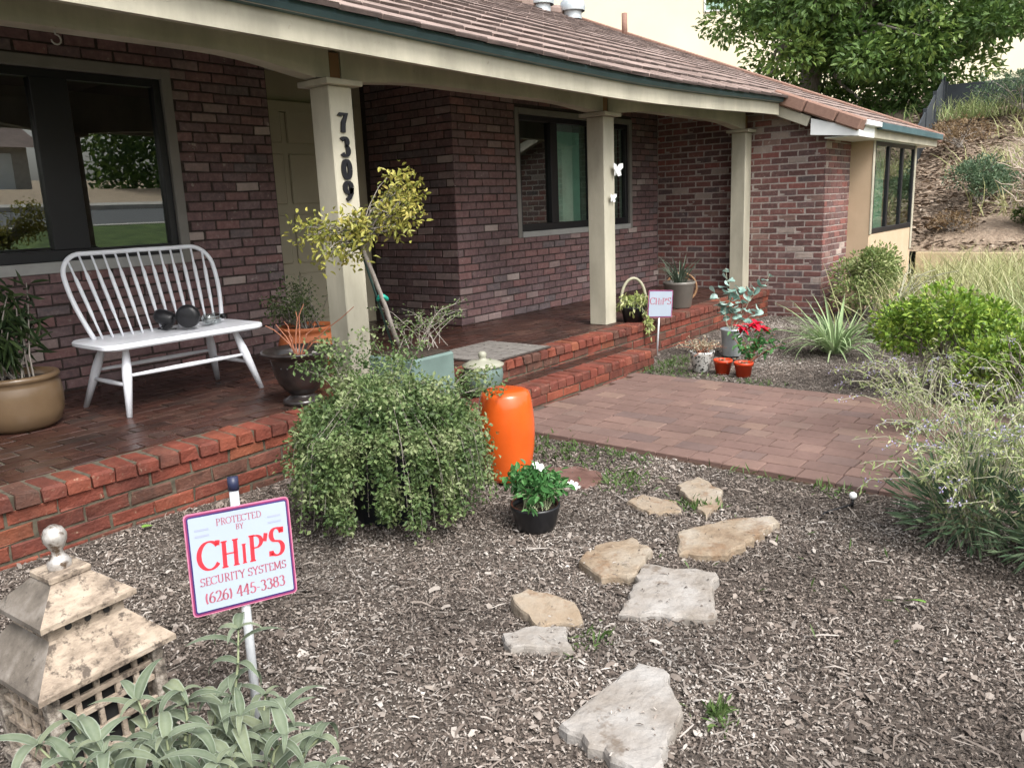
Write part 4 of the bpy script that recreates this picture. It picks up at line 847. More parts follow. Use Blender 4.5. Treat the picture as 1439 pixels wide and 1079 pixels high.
stems(t, Ls, .0045, M['bark'], 'branches')
P = []; D = []; rn = []
for i, e in enumerate(tops_):
    dense = i < 46
    for k in range(24 if dense else 13):
        P.append(e + rng.normal(size=3) * (.034 if dense else .045)); D.append(unit(rng.normal(size=3)) + [0, 0, .4]); rn.append(random.random() * (1 if dense else .8))
leaves('foliage', P, D, np.where(np.array(rn) > .25, rng.uniform(.03, .05, len(P)), .022), .018, M['l_small'], t, rnd=np.array(rn), six=True)
P, D = leaves_on(Ls, 7, .01, .3); leaves('inner_foliage', P, D, .022, .01, M['l_twiggy'], t)
Ls = [arcline((random.uniform(-.05, .2), random.uniform(-.15, .15), .6), (random.uniform(-.2, .5), random.uniform(-.25, .2), .72 + .16 * random.random()), .06, 6, .012) for _ in range(22)]
stems(t, Ls, .003, M['bark'], 'underplant_stems'); P, D = leaves_on(Ls, 22, .012, .3); leaves('underplanting', P, D, .02, .011, M['l_cotone'], t)
# lidded jar
t = empty('ceramic_jar', (4.15, 3.58, .145), label='pale ceramic jar with knobbed lid half hidden behind the shrub', cat='jar')
MB_().lathe([(0, 0), (.1, 0), (.15, .08), (.17, .18), (.165, .24), (.15, .26)], 32).build('jar', M['palepot'], t, True); MB_().lathe([(.175, .262), (.178, .275), (.12, .3), (.05, .312), (.032, .32), (.03, .335), (.036, .345), (.034, .37), (.02, .385), (0, .387)], 32).build('lid', M['celadon'], t, True); t.scale = (.82, .82, .8)
# ornament shrubs and pots on the right of the porch
def blade(name, L, w, bend, m, n=6, margin=False):
    V = []; F = []
    for i in range(n + 1):
        s = i / n; a = bend * s; x = L * (math.sin(a) / bend if bend else s); z = L * ((math.cos(a) - 1) / bend if bend else 0); ww = w * (1 - s ** 2.2) * (.55 + .45 * min(1, s * 4)) + .0006
        V += [(x, -ww / 2, z + ww * .18), (x, 0, z), (x, ww / 2, z + ww * .18)] if not margin else [(x, -ww / 2, z + ww * .14), (x, -ww * .36, z + ww * .15), (x, 0, z), (x, ww * .36, z + ww * .15), (x, ww / 2, z + ww * .14)]
    for i in range(n):
        q = 5 if margin else 3; a = i * q; F += [(a + j, a + j + 1, a + q + j + 1, a + q + j) for j in range(q - 1)]
    me = bpy.data.meshes.new(name); me.from_pydata(V, [], F); me.update(); me.materials.append(m); me.polygons.foreach_set('use_smooth', [True] * len(me.polygons))
    if margin: at = me.attributes.new('edge', 'FLOAT', 'POINT'); at.data.foreach_set('value', [1, 0, .25, 0, 1] * (n + 1))
    return me
def tuft(root, n, base_r, mes, el=(35, 85), sc=(.7, 1.1), z=0, name='leaf', az=None):
    for k in range(n):
        o = link(bpy.data.objects.new(name, random.choice(mes)), root); a = random.random() * 6.283 if az is None else random.uniform(*az); e = R_(random.uniform(*el)); rr = base_r * random.random()
        o.matrix_local = Matrix.Translation((rr * math.cos(a), rr * math.sin(a), z)) @ Matrix.Rotation(a, 4, 'Z') @ Matrix.Rotation(-e, 4, 'Y') @ Matrix.Rotation(random.uniform(-.5, .5), 4, 'X') @ Matrix.Scale(random.uniform(*sc), 4)
t = empty('potted_plant', (7.86, 3.98, ZT), label='grey tapered pot with spiky grass by the far porch post', cat='potted plant', group='potted plants on the porch')
pot(t, [(0, 0), (.12, 0), (.128, .01), (.16, .24), (.17, .25), (.172, .275), (.16, .275), (.15, .24)], M['greypot'], .15, .25)
tuft(t, 60, .09, [blade('leaf', .42, .016, b_, M['grassy']) for b_ in (.6, 1.1, 1.7)], (55, 88), (.6, 1.05), .25)
t = empty('wicker_hoop', (8.2, 4.12, ZT), label='brown bentwood hoop leaning behind the grey pot', cat='hoop')
MB_().tube([(.17 * math.cos(a), 0, .17 + .16 * math.sin(a)) for a in np.linspace(0, 6.283, 30)], .013, 8, False).build('hoop', M['wood'], t, True); MB_().tube([(.13 * math.cos(a), .02, .17 + .12 * math.sin(a)) for a in np.linspace(0, 6.283, 30)], .009, 8, False).build('inner_hoop', M['wood'], t, True); t.rotation_euler = (-.12, 0, R_(-50))
t = empty('hanging_basket', (6.76, 3.90, ZT), label='dark basket with arched handle and pale variegated plant near the middle post', cat='basket', group='potted plants on the porch')
pot(t, [(0, 0), (.09, 0), (.12, .13), (.125, .14), (.115, .14), (.105, .11)], M['blackplastic'], .105, .11, 30, 'basket')
MB_().tube([(.125 * math.cos(a), 0, .12 + .29 * math.sin(a) ** .8) for a in np.linspace(0.02, 3.12, 24)], .014, 8).build('handle', M['greystalk'], t, True); t.rotation_euler = (0, 0, R_(-45))
Ls = [arcline((0, 0, .12), (.15 * math.cos(a), .15 * math.sin(a), .22 - .16 * random.random()), .09, 6, .006) for a in np.linspace(0, 6.2, 22)] + [arcline((.05, -.12, .14), (.1 + rng.normal() * .02, -.2, -.03 - .12 * random.random()), .02, 5, .01) for _ in range(5)]
stems(t, Ls, .003, M['stalk']); P, D = leaves_on(Ls, 14, .01, .3); D[:, 2] -= .3; leaves('foliage', P, D, rng.uniform(.04, .06, len(P)), .018, M['l_var'], t, six=True)
# bucket with blue-green foliage
t = empty('potted_plant', (6.98, 3.0, 0), label='tall galvanised bucket with blue-green round leaves by the porch corner', cat='potted plant')
MB_().lathe([(0, 0), (.078, 0), (.082, .006), (.1, .235), (.106, .24), (.106, .25), (.098, .25), (.09, .2), (0, .2)], 40).build('bucket', M['zinc'], t, True)
MB_().tube([(.105 * math.cos(a), .105 * math.sin(a), .19 + .02 * math.sin(a * 3)) for a in np.linspace(3.6, 5.6, 12)], .003, 6).build('bucket_handle', M['steel'], t, True)
rl = []
for q in range(3):
    P = [(0, 0, 0)] + [(.03 + .03 * math.cos(a) , .027 * math.sin(a) * 1.0, .006 * math.sin(a * 2 + q)) for a in np.linspace(math.pi, -math.pi, 12, False)]
    me = bpy.data.meshes.new('leaf'); me.from_pydata(P, [], [(0, i, i % 12 + 1) for i in range(1, 13)]); me.materials.append(M['euca']); rl.append(me)
Ls = [arcline((0, 0, .2), e, .03, 7, .012) for e in ((-.03, .06, .8), (-.05, .02, .7), (.1, -.06, .62), (.2, -.14, .6), (.3, -.22, .72), (.02, -.05, .55), (-.12, .08, .5), (.16, -.2, .42), (-.1, .14, .6))]
stems(t, Ls, .004, M['greystalk'])
for L in Ls:
    for k in range(8):
        s = .35 + .65 * (k + random.random()) / 8; i = min(int(s * 6), 5); p = np.array(L[i]) + (np.array(L[i + 1]) - np.array(L[i])) * (s * 6 - i)
        o = link(bpy.data.objects.new('leaf', random.choice(rl)), t); o.matrix_local = Matrix.Translation(p) @ Matrix.Rotation(random.random() * 6.28, 4, 'Z') @ Matrix.Rotation(random.uniform(-1.2, .7), 4, 'Y') @ Matrix.Scale(random.uniform(.9, 1.5), 4)
# white and black pot
t = empty('potted_plant', (6.2, 2.93, 0), label='white pot with black leaf pattern and dried succulents', cat='potted plant')
pot(t, [(0, 0), (.06, 0), (.068, .01), (.1, .15), (.106, .16), (.106, .175), (.096, .175), (.09, .14)], M['whitepot'], .09, .15, 36)
Ls = [arcline((rng.normal() * .04, rng.normal() * .04, .15), (rng.normal() * .09, rng.normal() * .09, .2 + .09 * random.random()), .02, 4, .008) for _ in range(34)]
stems(t, Ls, .003, M['twig']); P, D = leaves_on(Ls, 12, .01, .3); leaves('foliage', P, D, .022, .014, M['l_succ'], t)
for (x, y, lab) in ((6.2, 2.74, 'left of two small red plastic pots before the bucket'), (6.17, 2.55, 'right of two small red plastic pots before the bucket')):
    t = empty('plastic_pot', (x, y, 0), label=lab, cat='pot', group='small red pots')
    pot(t, [(0, 0), (.056, 0), (.072, .095), (.077, .096), (.077, .118), (.07, .118), (.066, .09)], M['redpot'], .066, .1, 32)
    P = rng.normal(size=(26, 3)) * [.035, .035, .006] + [0, 0, .112]; leaves('foliage', P, rng.normal(size=(26, 3)) + [0, 0, .3], .022, .012, M['l_brown'], t)
# poinsettia
t = empty('poinsettia', (6.72, 2.72, 0), label='red poinsettia standing behind the small red pots', cat='plant')
Ls = [arcline((0, 0, 0), (rng.normal() * .1, rng.normal() * .1, .2 + .1 * random.random()), .02, 5, .01) for _ in range(9)]
stems(t, Ls, .005, M['twig']); P, D = leaves_on(Ls, 14, .02, .3); D[:, 2] -= .4; leaves('foliage', P, D, .06, .03, M['l_bowl'], t, six=True)
rb = [blade('bract', .11, .052, b_, M['red'], 4) for b_ in (.25, .6)]
for c in ((-.01, -.01, .33), (.06, -.07, .30), (-.05, .05, .31), (.03, -.03, .35)):
    for k in range(10):
        o = link(bpy.data.objects.new('bract', random.choice(rb)), t); o.matrix_local = Matrix.Translation(c) @ Matrix.Rotation(k * .7 + rng.normal() * .15, 4, 'Z') @ Matrix.Rotation(random.uniform(-.7, .5), 4, 'Y') @ Matrix.Scale(random.uniform(.6, 1.05), 4)
# doormat
t = empty('doormat', (4.82, 4.08, ZT), label='grey doormat with a stone-block pattern lying on the porch edge', cat='doormat')
MB_().bbox(-.39, .39, -.32, .33, .001, .014, .004).build('backing', M['matline'], t)
for r in range(6):
    x = -.38; k = 0
    while x < .36:
        w = random.choice((.1, .14, .18)); w = min(w, .38 - x); box('block', x, x + w - .012, -.31 + r * .105, -.31 + r * .105 + .093, .0142, .019, M['mat'], t, .002); x += w
# butterfly ornaments on the middle post
for (x, y, z, s, lab) in ((6.6, 3.985, 1.70, 1.1, 'white butterfly ornament higher on the middle post'), (6.53, 3.985, 1.45, .7, 'smaller pale butterfly ornament lower on the middle post')):
    t = empty('butterfly_ornament', (x, y, z), label=lab, cat='ornament')
    for sx in (-1, 1):
        MB_().add([(0, 0, 0), (sx * .03 * s, -.02 * s, .05 * s), (sx * .07 * s, -.03 * s, .055 * s), (sx * .075 * s, -.03 * s, .02 * s), (sx * .045 * s, -.02 * s, -.005 * s), (sx * .055 * s, -.025 * s, -.04 * s), (sx * .025 * s, -.012 * s, -.05 * s),
                   (0, .004, 0), (sx * .03 * s, -.02 * s + .004, .05 * s), (sx * .07 * s, -.03 * s + .004, .055 * s), (sx * .075 * s, -.03 * s + .004, .02 * s), (sx * .045 * s, -.02 * s + .004, -.005 * s), (sx * .055 * s, -.025 * s + .004, -.04 * s), (sx * .025 * s, -.012 * s + .004, -.05 * s)],
                  [(0, 1, 2, 3, 4), (0, 4, 5, 6), (7, 11, 10, 9, 8), (7, 13, 12, 11)] + [(i, 7 + i, 7 + (i + 1) % 7, (i + 1) % 7) for i in range(7)]).build('wing', M['white'], t)
    MB_().tube([(0, -.004, -.04 * s), (0, -.006, .045 * s)], .006 * s, 8).build('body', M['white'], t, True)

# ------------------------------------------------------------------ pagoda lantern
t = empty('pagoda_lantern', (.81, 2.19, 0), label='weathered wooden pagoda lantern with flaking paint and ball finial', cat='lantern'); t.rotation_euler = (0, -.02, R_(3))
def frustum(name, w0, w1, z0, z1, m, th=.012, sides=None):
    a, c = w0 / 2, w1 / 2; o = None
    for k in range(4):
        v = [(-a, -a, z0), (a, -a, z0), (c, -c, z1), (-c, -c, z1), (-a, -a, z0 - th), (a, -a, z0 - th), (c, -c, z1 - th), (-c, -c, z1 - th)]
        mm = M[sides[k]] if sides else m
        o = MB_().add(v, [(0, 1, 2, 3), (7, 6, 5, 4), (0, 4, 5, 1), (1, 5, 6, 2), (2, 6, 7, 3), (3, 7, 4, 0)]).build(name, mm, t); o.rotation_euler = (0, 0, k * math.pi / 2)
frustum('lower_roof_side', .365, .2, .300, .395, None, .014, ('weathered', 'patina', 'patina', 'lanternside'))
MB_().bbox(-.1, .1, -.1, .1, .385, .44, .003).build('neck', M['weathered'], t)
for k in range(4):
    for x in (-.05, .0, .05):
        o = MB_().tube([(x, -.1005, .415), (x, -.1025, .415)], .009, 10).build('vent_hole', M['dark'], t); o.rotation_euler = (0, 0, k * math.pi / 2)
frustum('upper_roof_side', .25, .085, .447, .525, None, .014, ('weathered', 'patina', 'patina', 'lanternside'))
MB_().bbox(-.055, .055, -.055, .055, .515, .535, .004).build('cap_plate', M['weathered'], t)
MB_().lathe([(.028, .535), (.03, .55), (.024, .56), (.016, .57), (.014, .58), (.02, .592), (.029, .61), (.03, .625), (.022, .642), (.01, .65), (0, .651)], 20).build('finial', M['finial'], t, True)
MB_().bbox(-.155, .155, -.155, .155, .268, .296, .003).build('top_rail', M['weatherdark'], t); MB_().bbox(-.165, .165, -.165, .165, .0, .03, .004).build('base', M['weatherdark'], t)
for sx in (-1, 1):
    for sy in (-1, 1): MB_().bbox(sx * .14 - .016, sx * .14 + .016, sy * .14 - .016, sy * .14 + .016, .03, .268, .003).build('corner_post', M['weatherdark'], t)
for k in range(4):
    o = MB_()
    for x in (-.078, -.026, .026, .078): o.bbox(x - .007, x + .007, -.146, -.132, .03, .268, .002)
    for z in (.06, .125, .19, .235): o.bbox(-.124, .124, -.148, -.134, z - .008, z + .008, .002)
    o = o.build('lattice', M['weathered'], t); o.rotation_euler = (0, 0, k * math.pi / 2)
MB_().box(-.115, .115, -.115, .115, .031, .267).build('inner_box', M['dark'], t)

# ------------------------------------------------------------------ felted sage in front
t = empty('sage_plant', (.78, 1.62, 0), label='grey-green felted sage with drooping leaves in the bottom left corner', cat='plant')
SB = [blade('leaf', .125, .03, b_, M['sageleaf'], 8, True) for b_ in (1.4, 2.0, 2.5, 2.9)]
T_ = [((.97, 1.655, .44), 9), ((.81, 1.65, .36), 7), ((.75, 1.74, .34), 7), ((.63, 1.79, .33), 7), ((.55, 1.78, .32), 6), ((.9, 1.4, .30), 7), ((.86, 1.5, .33), 6), ((.7, 1.52, .36), 6), ((.74, 1.4, .33), 6), ((.6, 1.58, .36), 6), ((1.0, 1.62, .26), 5), ((.92, 1.7, .27), 5), ((.5, 1.66, .3), 5), ((.83, 1.56, .25), 5), ((.68, 1.66, .26), 5), ((1.02, 1.45, .2), 5), ((.95, 1.33, .22), 5), ((.66, 1.44, .27), 5), ((.58, 1.7, .3), 5), ((.72, 1.62, .3), 5), ((.79, 1.72, .27), 5), ((.88, 1.6, .3), 5), ((.8, 1.46, .28), 5), ((.55, 1.5, .33), 5), ((.62, 1.66, .34), 5), ((.98, 1.52, .27), 5), ((.76, 1.54, .33), 5)]
Ls = []
for (p, n) in T_:
    p = np.array(p) - [.78, 1.62, 0]; b0 = p * [.55, .55, 0]; L = arcline(b0, p, .02, 6, .006); Ls.append(L)
    nw = int(p[2] / .05)
    for k in range(nw):
        s = 1 - k / (nw + .5) * .85; i = min(int(s * 5), 4); q = np.array(L[i]) + (np.array(L[i + 1]) - np.array(L[i])) * (s * 5 - i); a0 = random.random() * 6.28
        for j in range(2 if k else 4):
            o = link(bpy.data.objects.new('leaf', random.choice(SB)), t); sc = (.55 if k == 0 and j > 1 else 1) * random.uniform(.75, 1.1)
            o.matrix_local = Matrix.Translation(q) @ Matrix.Rotation(a0 + j * (math.pi if k else math.pi / 2) + rng.normal() * .2, 4, 'Z') @ Matrix.Rotation(R_(-random.uniform(35, 62)), 4, 'Y') @ Matrix.Rotation(rng.normal() * .2, 4, 'X') @ Matrix.Scale(sc, 4)
stems(t, Ls, .006, M['stalk'])
# ------------------------------------------------------------------ right-hand planting
def shrub(name, loc, r, n, ll, lw, m, label, h=None, cat='shrub', nst=26, blobs=14, group=None, stemm=None, six=False):
    t = empty(name, loc, label=label, cat=cat, group=group); h = h or r[2] * 2; P = []; D = []
    Ls = []
    for k in range(blobs):
        d = unit(rng.normal(size=3)); d[2] = abs(d[2]) * .9; c = np.array([d[0] * r[0] * .62, d[1] * r[1] * .62, h * .3 + d[2] * h * .5]); s = random.uniform(.2, .48)
        p, dd = blob_pts(n // blobs, c, np.array(r) * s, .4); P.append(p); D.append(dd + rng.normal(size=dd.shape) * .6 + [0, 0, .3]); Ls.append(arcline((rng.normal() * .04, rng.normal() * .04, 0), c, .02, 5, .02))
        for _ in range(2): Ls.append(arcline(c * .6, c + unit(rng.normal(size=3)) * np.array(r) * s, .02, 4, .01))
    P = np.concatenate(P); D = np.concatenate(D); k = P[:, 2] > .01
    stems(t, Ls, .007 * max(1, r[0]), stemm or M['bark']); leaves('foliage', P[k], D[k], rng.uniform(ll * .7, ll * 1.2, k.sum()), lw, m, t, six=six); return t
shrub('variegated_shrub', (10.0, 2.62, -.02), (.75, .45, .45), 5200, .05, .026, M['l_holly'], 'dense yellow-green variegated shrub below the bay window', .95)
shrub('green_shrub', (6.35, 1.12, -.02), (.5, .55, .45), 4600, .045, .027, M['l_bright'], 'bright green leafy shrub right of the paver path', .95)
shrub('green_shrub', (5.9, .55, -.02), (.4, .45, .35), 2600, .04, .025, M['l_bright'], 'lower dark green shrub at the right picture edge', .7)
t = empty('strappy_plant', (7.55, 2.25, -.01), label='clump of striped strap-like leaves before the variegated shrub', cat='plant')
tuft(t, 150, .1, [blade('leaf', .64, .024, b_, M['strap'], 7) for b_ in (.5, .9, 1.4, 1.9)], (38, 86), (.55, 1.08), 0)
t = empty('black_pot', (8.6, 1.95, -.02), label='black nursery pot hidden among shrubs right of the strappy leaves', cat='pot')
pot(t, [(0, 0), (.14, 0), (.17, .3), (.18, .31), (.18, .33), (.165, .33), (.155, .28)], M['blackplastic'], .155, .3)
stems(t, [arcline((rng.normal() * .05, rng.normal() * .05, .4), (rng.normal() * .3 + .2, rng.normal() * .2 - .2, .5 + .25 * random.random()), .05, 6, .02) for _ in range(9)], .008, M['greystalk'], 'dead_stems')
def airy(name, loc, n, hgt, spread, label, fl=.35, per=26, m='l_sage', ll=.035, lw=.008, lean_=(0, 0), base=0):
    t = empty(name, loc, label=label, cat='plant', group='airy grey sage plants beside the path'); Ls = []
    for k in range(n):
        a = random.random() * 6.283; rr = spread * (.3 + .7 * random.random()); hh = hgt * random.uniform(.55, 1.05); e = np.array([rr * math.cos(a) + lean_[0], rr * math.sin(a) + lean_[1], hh * (1 - .25 * rr / spread)])
        b0 = np.array([rng.normal() * .07, rng.normal() * .07, 0]); midp = b0 + (e - b0) * .55 + [0, 0, hh * .22]; L = [b0, b0 + (midp - b0) * .5, midp, midp + (e - midp) * .5 + [0, 0, .03], e, e + [.05 * math.cos(a), .05 * math.sin(a), -.05 * random.random()]]; Ls.append(L)
    stems(t, Ls, .0032, M['greystalk']); P, D = leaves_on(Ls, per, .012, .1); leaves('foliage', P, D + [0, 0, .2], rng.uniform(ll * .5, ll * 1.2, len(P)), lw, M[m], t)
    q = [L for L in Ls if random.random() < fl]; 
    if q: P, D = leaves_on([L[3:] for L in q], 16, .006, .0); leaves('flowers', P, D, .012, .008, M['l_purple'], t)
    if base:
        P, D = blob_pts(base, (0, 0, .16), (.3, .3, .16), .2); leaves('base_foliage', P[P[:, 2] > 0], (D + [0, 0, .6])[P[:, 2] > 0], .08, .012, M['l_hill'], t)
    return t
airy('airy_sage', (3.62, .50, -.01), 60, .62, .42, 'nearest airy grey sage with lavender spikes at the right edge', .35, 34, base=900)
airy('airy_sage', (4.25, .55, -.01), 46, .62, .45, 'middle airy sage clump leaning over the paver path', .3, 26, lean_=(0, .12), base=250)
airy('airy_sage', (5.15, 1.0, -.01), 44, .55, .42, 'pale arching sage spikes where the path meets the green shrub', .5, 24, lean_=(-.05, .1))
airy('airy_sage', (3.5, .18, -.01), 46, .6, .36, 'grey sage clump cut off by the lower right picture edge', .3, 30, base=600)
airy('airy_sage', (5.0, .4, -.01), 40, .7, .45, 'tall thin sage stems behind the nearest clump at the right', .3, 26)
def grass_mass(name, locs, h, n, m, label, w=.006, cat='grass', L=(.25, .6)):
    t = empty(name, locs[0][:3], label=label, cat=cat); P = []; D = []
    for (x, y, z, rx, ry) in locs:
        p = np.c_[x + rng.normal(size=n) * rx - locs[0][0], y + rng.normal(size=n) * ry - locs[0][1], np.full(n, z - locs[0][2])]; P.append(p); D.append(rng.normal(size=(n, 3)) * .35 + [0, 0, 1])
    P = np.concatenate(P); ribbons('blades', P, np.concatenate(D), rng.uniform(L[0], L[1], len(P)) * h, w, M[m], t); return t
def gm(name, locs, h, n, m, label, w=.008, cat='grass'):
    t = grass_mass(name, [(*l[:3], l[3], l[4]) for l in locs], h, n, m, label, w, cat); t.location = locs[0][:3]; return t
gm('dry_grass', [(9.4, 1.5, 0, .5, .35), (10.6, 1.2, 0, .6, .4), (8.4, .9, 0, .5, .35), (11.8, 1.7, 0, .6, .5)], 1.55, 1300, 'l_dry', 'mass of pale dry grass in front of the hillside edging', .010)
gm('dry_grass', [(7.3, .55, 0, .45, .3), (8.6, .3, 0, .6, .3)], 1.5, 1100, 'l_sage', 'grey-green tall grass at the right picture edge behind the shrubs', .010)
shrub('trailing_shrub', (7.9, 1.35, -.02), (.45, .45, .3), 1600, .05, .02, M['l_holly'], 'yellowish low shrub between the dry grass and green shrub', .55)
t = empty('weeds', label='low green weeds along the mulch and path edges', cat='weeds'); bpy.data.objects.remove(t)
P = []; D = []
for (x, y, rx, ry, n) in ((3.72, 2.75, .12, .22, 420), (3.86, 2.4, .03, .2, 90), (3.5, 2.08, .1, .08, 160), (6.45, 3.3, .25, .08, 320), (6.05, 3.1, .06, .2, 160), (6.0, 2.35, .04, .15, 60), (3.92, 1.5, .02, .2, 30), (3.35, 1.6, .04, .05, 110), (1.92, .85, .03, .03, 60), (2.05, 1.35, .06, .03, 50), (3.9, 1.15, .04, .08, 60), (2.9, .85, .3, .2, 14), (6.9, 2.3, .2, .2, 12), (3.2, 1.3, .3, .15, 8)):
    P.append(np.c_[x + rng.normal(size=n) * rx, y + rng.normal(size=n) * ry, np.full(n, -.012)]); D.append(rng.normal(size=(n, 3)) * .9 + [0, 0, .8])
P = np.concatenate(P); tag(leaves('weeds', P, np.concatenate(D), rng.uniform(.025, .07, len(P)), rng.uniform(.006, .014, len(P)), M['l_weed']), 'low green weeds along the mulch and path edges', 'weeds', kind='stuff')
# small garden spot light and fallen leaves
t = empty('garden_spotlight', (3.72, 1.0, -.01), label='small white ball-headed garden light on the mulch by the path', cat='garden light')
MB_().tube([(0, 0, 0), (0, 0, .05)], .006, 8).build('spike', M['blackplastic'], t, True); MB_().lathe([(0, .045), (.013, .048), (.018, .06), (.015, .072), (.006, .078), (0, .079)], 18).build('head', M['white'], t, True); MB_().tube([(0, 0, .02), (-.04, .03, .012), (-.14, .08, .008), (-.22, .08, .006)], .005, 6).build('cable', M['blackplastic'], t, True)
fm = blade('fallen_leaf', .09, .03, .5, M['greenleaf'])
for x, y, rz, lab in ((1.7, 3.62, .3, 'single green fallen leaf on mulch against the porch wall'), (2.89, .52, 1.2, 'single green fallen leaf on open mulch at the right')):
    o = link(bpy.data.objects.new('fallen_leaf', fm)); o.location = (x, y, .012); o.rotation_euler = (.2, .1, rz); tag(o, lab, 'leaf', 'fallen green leaves')
# ------------------------------------------------------------------ mulch chips
def chips(name, P, Lr, Wr, m, zfun, curl=1):
    n = len(P); a = rng.random(n) * 6.283; L = rng.uniform(*Lr, n) * (.5 + rng.random(n)); Wd = rng.uniform(*Wr, n); d = np.c_[np.cos(a), np.sin(a), rng.normal(size=n) * .18]; s = np.c_[-np.sin(a), np.cos(a), rng.normal(size=n) * .35]
    c = np.c_[P, zfun(P) + rng.random(n) * .012]; b = rng.normal(size=(n, 1)) * .12 * curl * L[:, None] * s; up = np.array([0, 0, 1.]) * (rng.random((n, 1)) * .004 + .001)
    k1 = rng.uniform(.5, 1, (n, 1)); k2 = rng.uniform(.3, 1, (n, 1)); Lh = L[:, None] / 2; Wh = Wd[:, None] / 2
    vs = np.stack([c - d * Lh + s * Wh * k1, c - d * Lh - s * Wh * k2, c + b - s * Wh + up, c + b + s * Wh + up, c + d * Lh - s * Wh * k1, c + d * Lh + s * Wh * k2], 1).reshape(-1, 3)
    k = np.arange(n)[:, None] * 6; F = np.concatenate([np.concatenate([k, k + 1, k + 2, k + 3], 1), np.concatenate([k + 3, k + 2, k + 4, k + 5], 1)])
    pt = 1.6 * np.sin(P[:, 0] * 3.1 + 2 * np.sin(P[:, 1] * 1.3)) * np.sin(P[:, 1] * 2.7 + 1.5 * np.sin(P[:, 0] * 1.9)) + np.sin(P[:, 0] * 2.3) * np.sin(P[:, 1] * 1.9 + 1) + .6 * np.sin(P[:, 0] * 5.1 + P[:, 1] * 3.7)
    r = np.clip(rng.random(n) ** 1.15 * .95 + .09 * pt, 0, 1)
    return tag(meshobj(name, vs, F, m, rnd=np.repeat(r, 6)), kind='stuff')
def bed(n, x0, x1, y0, y1):
    q = np.c_[rng.uniform(x0, x1, n), rng.uniform(y0, y1, n)]; c3 = (np.c_[q, np.zeros(n)] - CAM) @ RC.T; u = 1140 * c3[:, 0] / c3[:, 2]; v_ = 1140 * c3[:, 1] / c3[:, 2]
    ok = (c3[:, 2] > .5) & (abs(u) < 1150) & (v_ < 900) & ~((q[:, 0] > 3.955) & (q[:, 0] < 5.885) & (q[:, 1] < 3.41)) & ~((q[:, 0] > 3.68) & (q[:, 0] < 6.28) & (q[:, 1] > 3.385)); return q[ok]
gz = lambda P: np.array([hz(x, y) for x, y in P]) - .02
def both(n1, n2): return np.concatenate([bed(n1, .2, 4.0, -.6, 3.72), bed(n2, 5.85, 9.75, .8, 3.72), bed(n2 // 3, 3.5, 9.75, -.8, 3.72)])
tag(chips('mulch_chips', both(95000, 34000), (.008, .028), (.0025, .0075), M['chip'], gz, .25), 'shredded wood mulch covering the front bed', 'mulch')
tag(chips('mulch_fines', both(150000, 30000), (.004, .012), (.003, .008), M['chip'], gz, .2), 'fine crumbly litter between the mulch chips', 'mulch')
tag(chips('mulch_splinters', both(2600, 700), (.04, .085), (.003, .007), M['chip'], lambda P: gz(P) + .006, 1), 'long pale splinters and twigs lying over the mulch', 'mulch')
tag(chips('mulch_flakes', both(5200, 1200), (.018, .034), (.01, .02), M['chip'], lambda P: gz(P) + .004, .5), 'broad bark flakes and dry leaf bits on the mulch', 'mulch')
top = []
for st in [o for o in bpy.data.objects if o.name.startswith('stepping_stone')]:
    for _ in range(26): top.append((st.location.x + rng.normal() * .1, st.location.y + rng.normal() * .1))
tag(chips('stone_litter', np.array(top), (.008, .022), (.002, .006), M['chip'], lambda P: np.full(len(P), .017), .3), 'stray chips lying on the stepping stones', 'mulch')
n = 26000; q = np.c_[rng.uniform(13.5, 24, n), rng.uniform(-4, 5, n)]
tag(chips('hillside_bark', q, (.05, .14), (.02, .05), M['hillchip'], lambda P: hillz(P[:, 0]) + .03), 'coarse bark and dry leaf litter on the hillside', 'bark litter')
# ------------------------------------------------------------------ hillside and background
box('timber_edging', 13.36, 13.46, -7, 2.88, -.1, .51, M['edging']); tag(bpy.data.objects['timber_edging'], 'low pale timber edging at the foot of the hillside', 'edging')
shrub('hill_shrub', (15.5, 2.45, 1.15), (.95, .75, .45), 3200, .07, .03, M['l_hill'], 'rounded blue-green shrub on the hillside right of the house', .8)
shrub('hill_shrub', (14.2, 2.55, .72), (.4, .4, .2), 500, .06, .03, M['l_brown'], 'small brown withered shrub at the hillside foot', .4)
shrub('hill_shrub', (14.3, 1.5, .8), (.4, .35, .25), 900, .06, .03, M['l_weed'], 'low green bush beside the bare sapling', .4)
shrub('hill_shrub', (20.8, 2.6, 3.0), (1.6, 1.3, .5), 2400, .1, .03, M['l_hill'], 'broad grey-green shrub high on the slope under the fence', .9)
shrub('hill_shrub', (18.4, 3.3, 2.2), (1.0, .8, .4), 1100, .08, .03, M['l_brown'], 'rusty dry shrub halfway up the slope', .6)
shrub('hill_shrub', (20.6, .6, 2.9), (1.5, 1.3, .6), 2200, .1, .03, M['l_hill'], 'grey bush at the right edge high on the slope', 1.1)
for (x, y, n_, lab) in ((15.0, 1.2, 300, 'tuft of dry grass low on the hillside near the sapling'), (17.2, 2.0, 300, 'tuft of dry grass halfway up the hillside'), (19.5, 1.6, 400, 'straggly dry grass near the slope top'), (21.6, 1.8, 500, 'spiky pale grass in front of the top fence'), (21.4, 3.6, 400, 'spiky grass at the corner of the fences')):
    gm('hill_grass', [(x, y, float(hillz(x)), .5, .5)], 1.3, n_, 'l_sage' if x > 20 else 'l_dry', lab, .016)
for (x, y, r_, lab) in ((16.5, -1.0, .9, 'green bush on the slope just past the right edge'), (20.5, -2.2, 1.5, 'big green bush further right on the slope'), (18.5, -4.2, 1.6, 'large green bush at the far right of the slope')):
    shrub('hill_shrub', (x, y, float(hillz(x))), (r_, r_, r_ * .6), 1800, .12, .06, M['l_weed'], lab, r_ * 1.4)
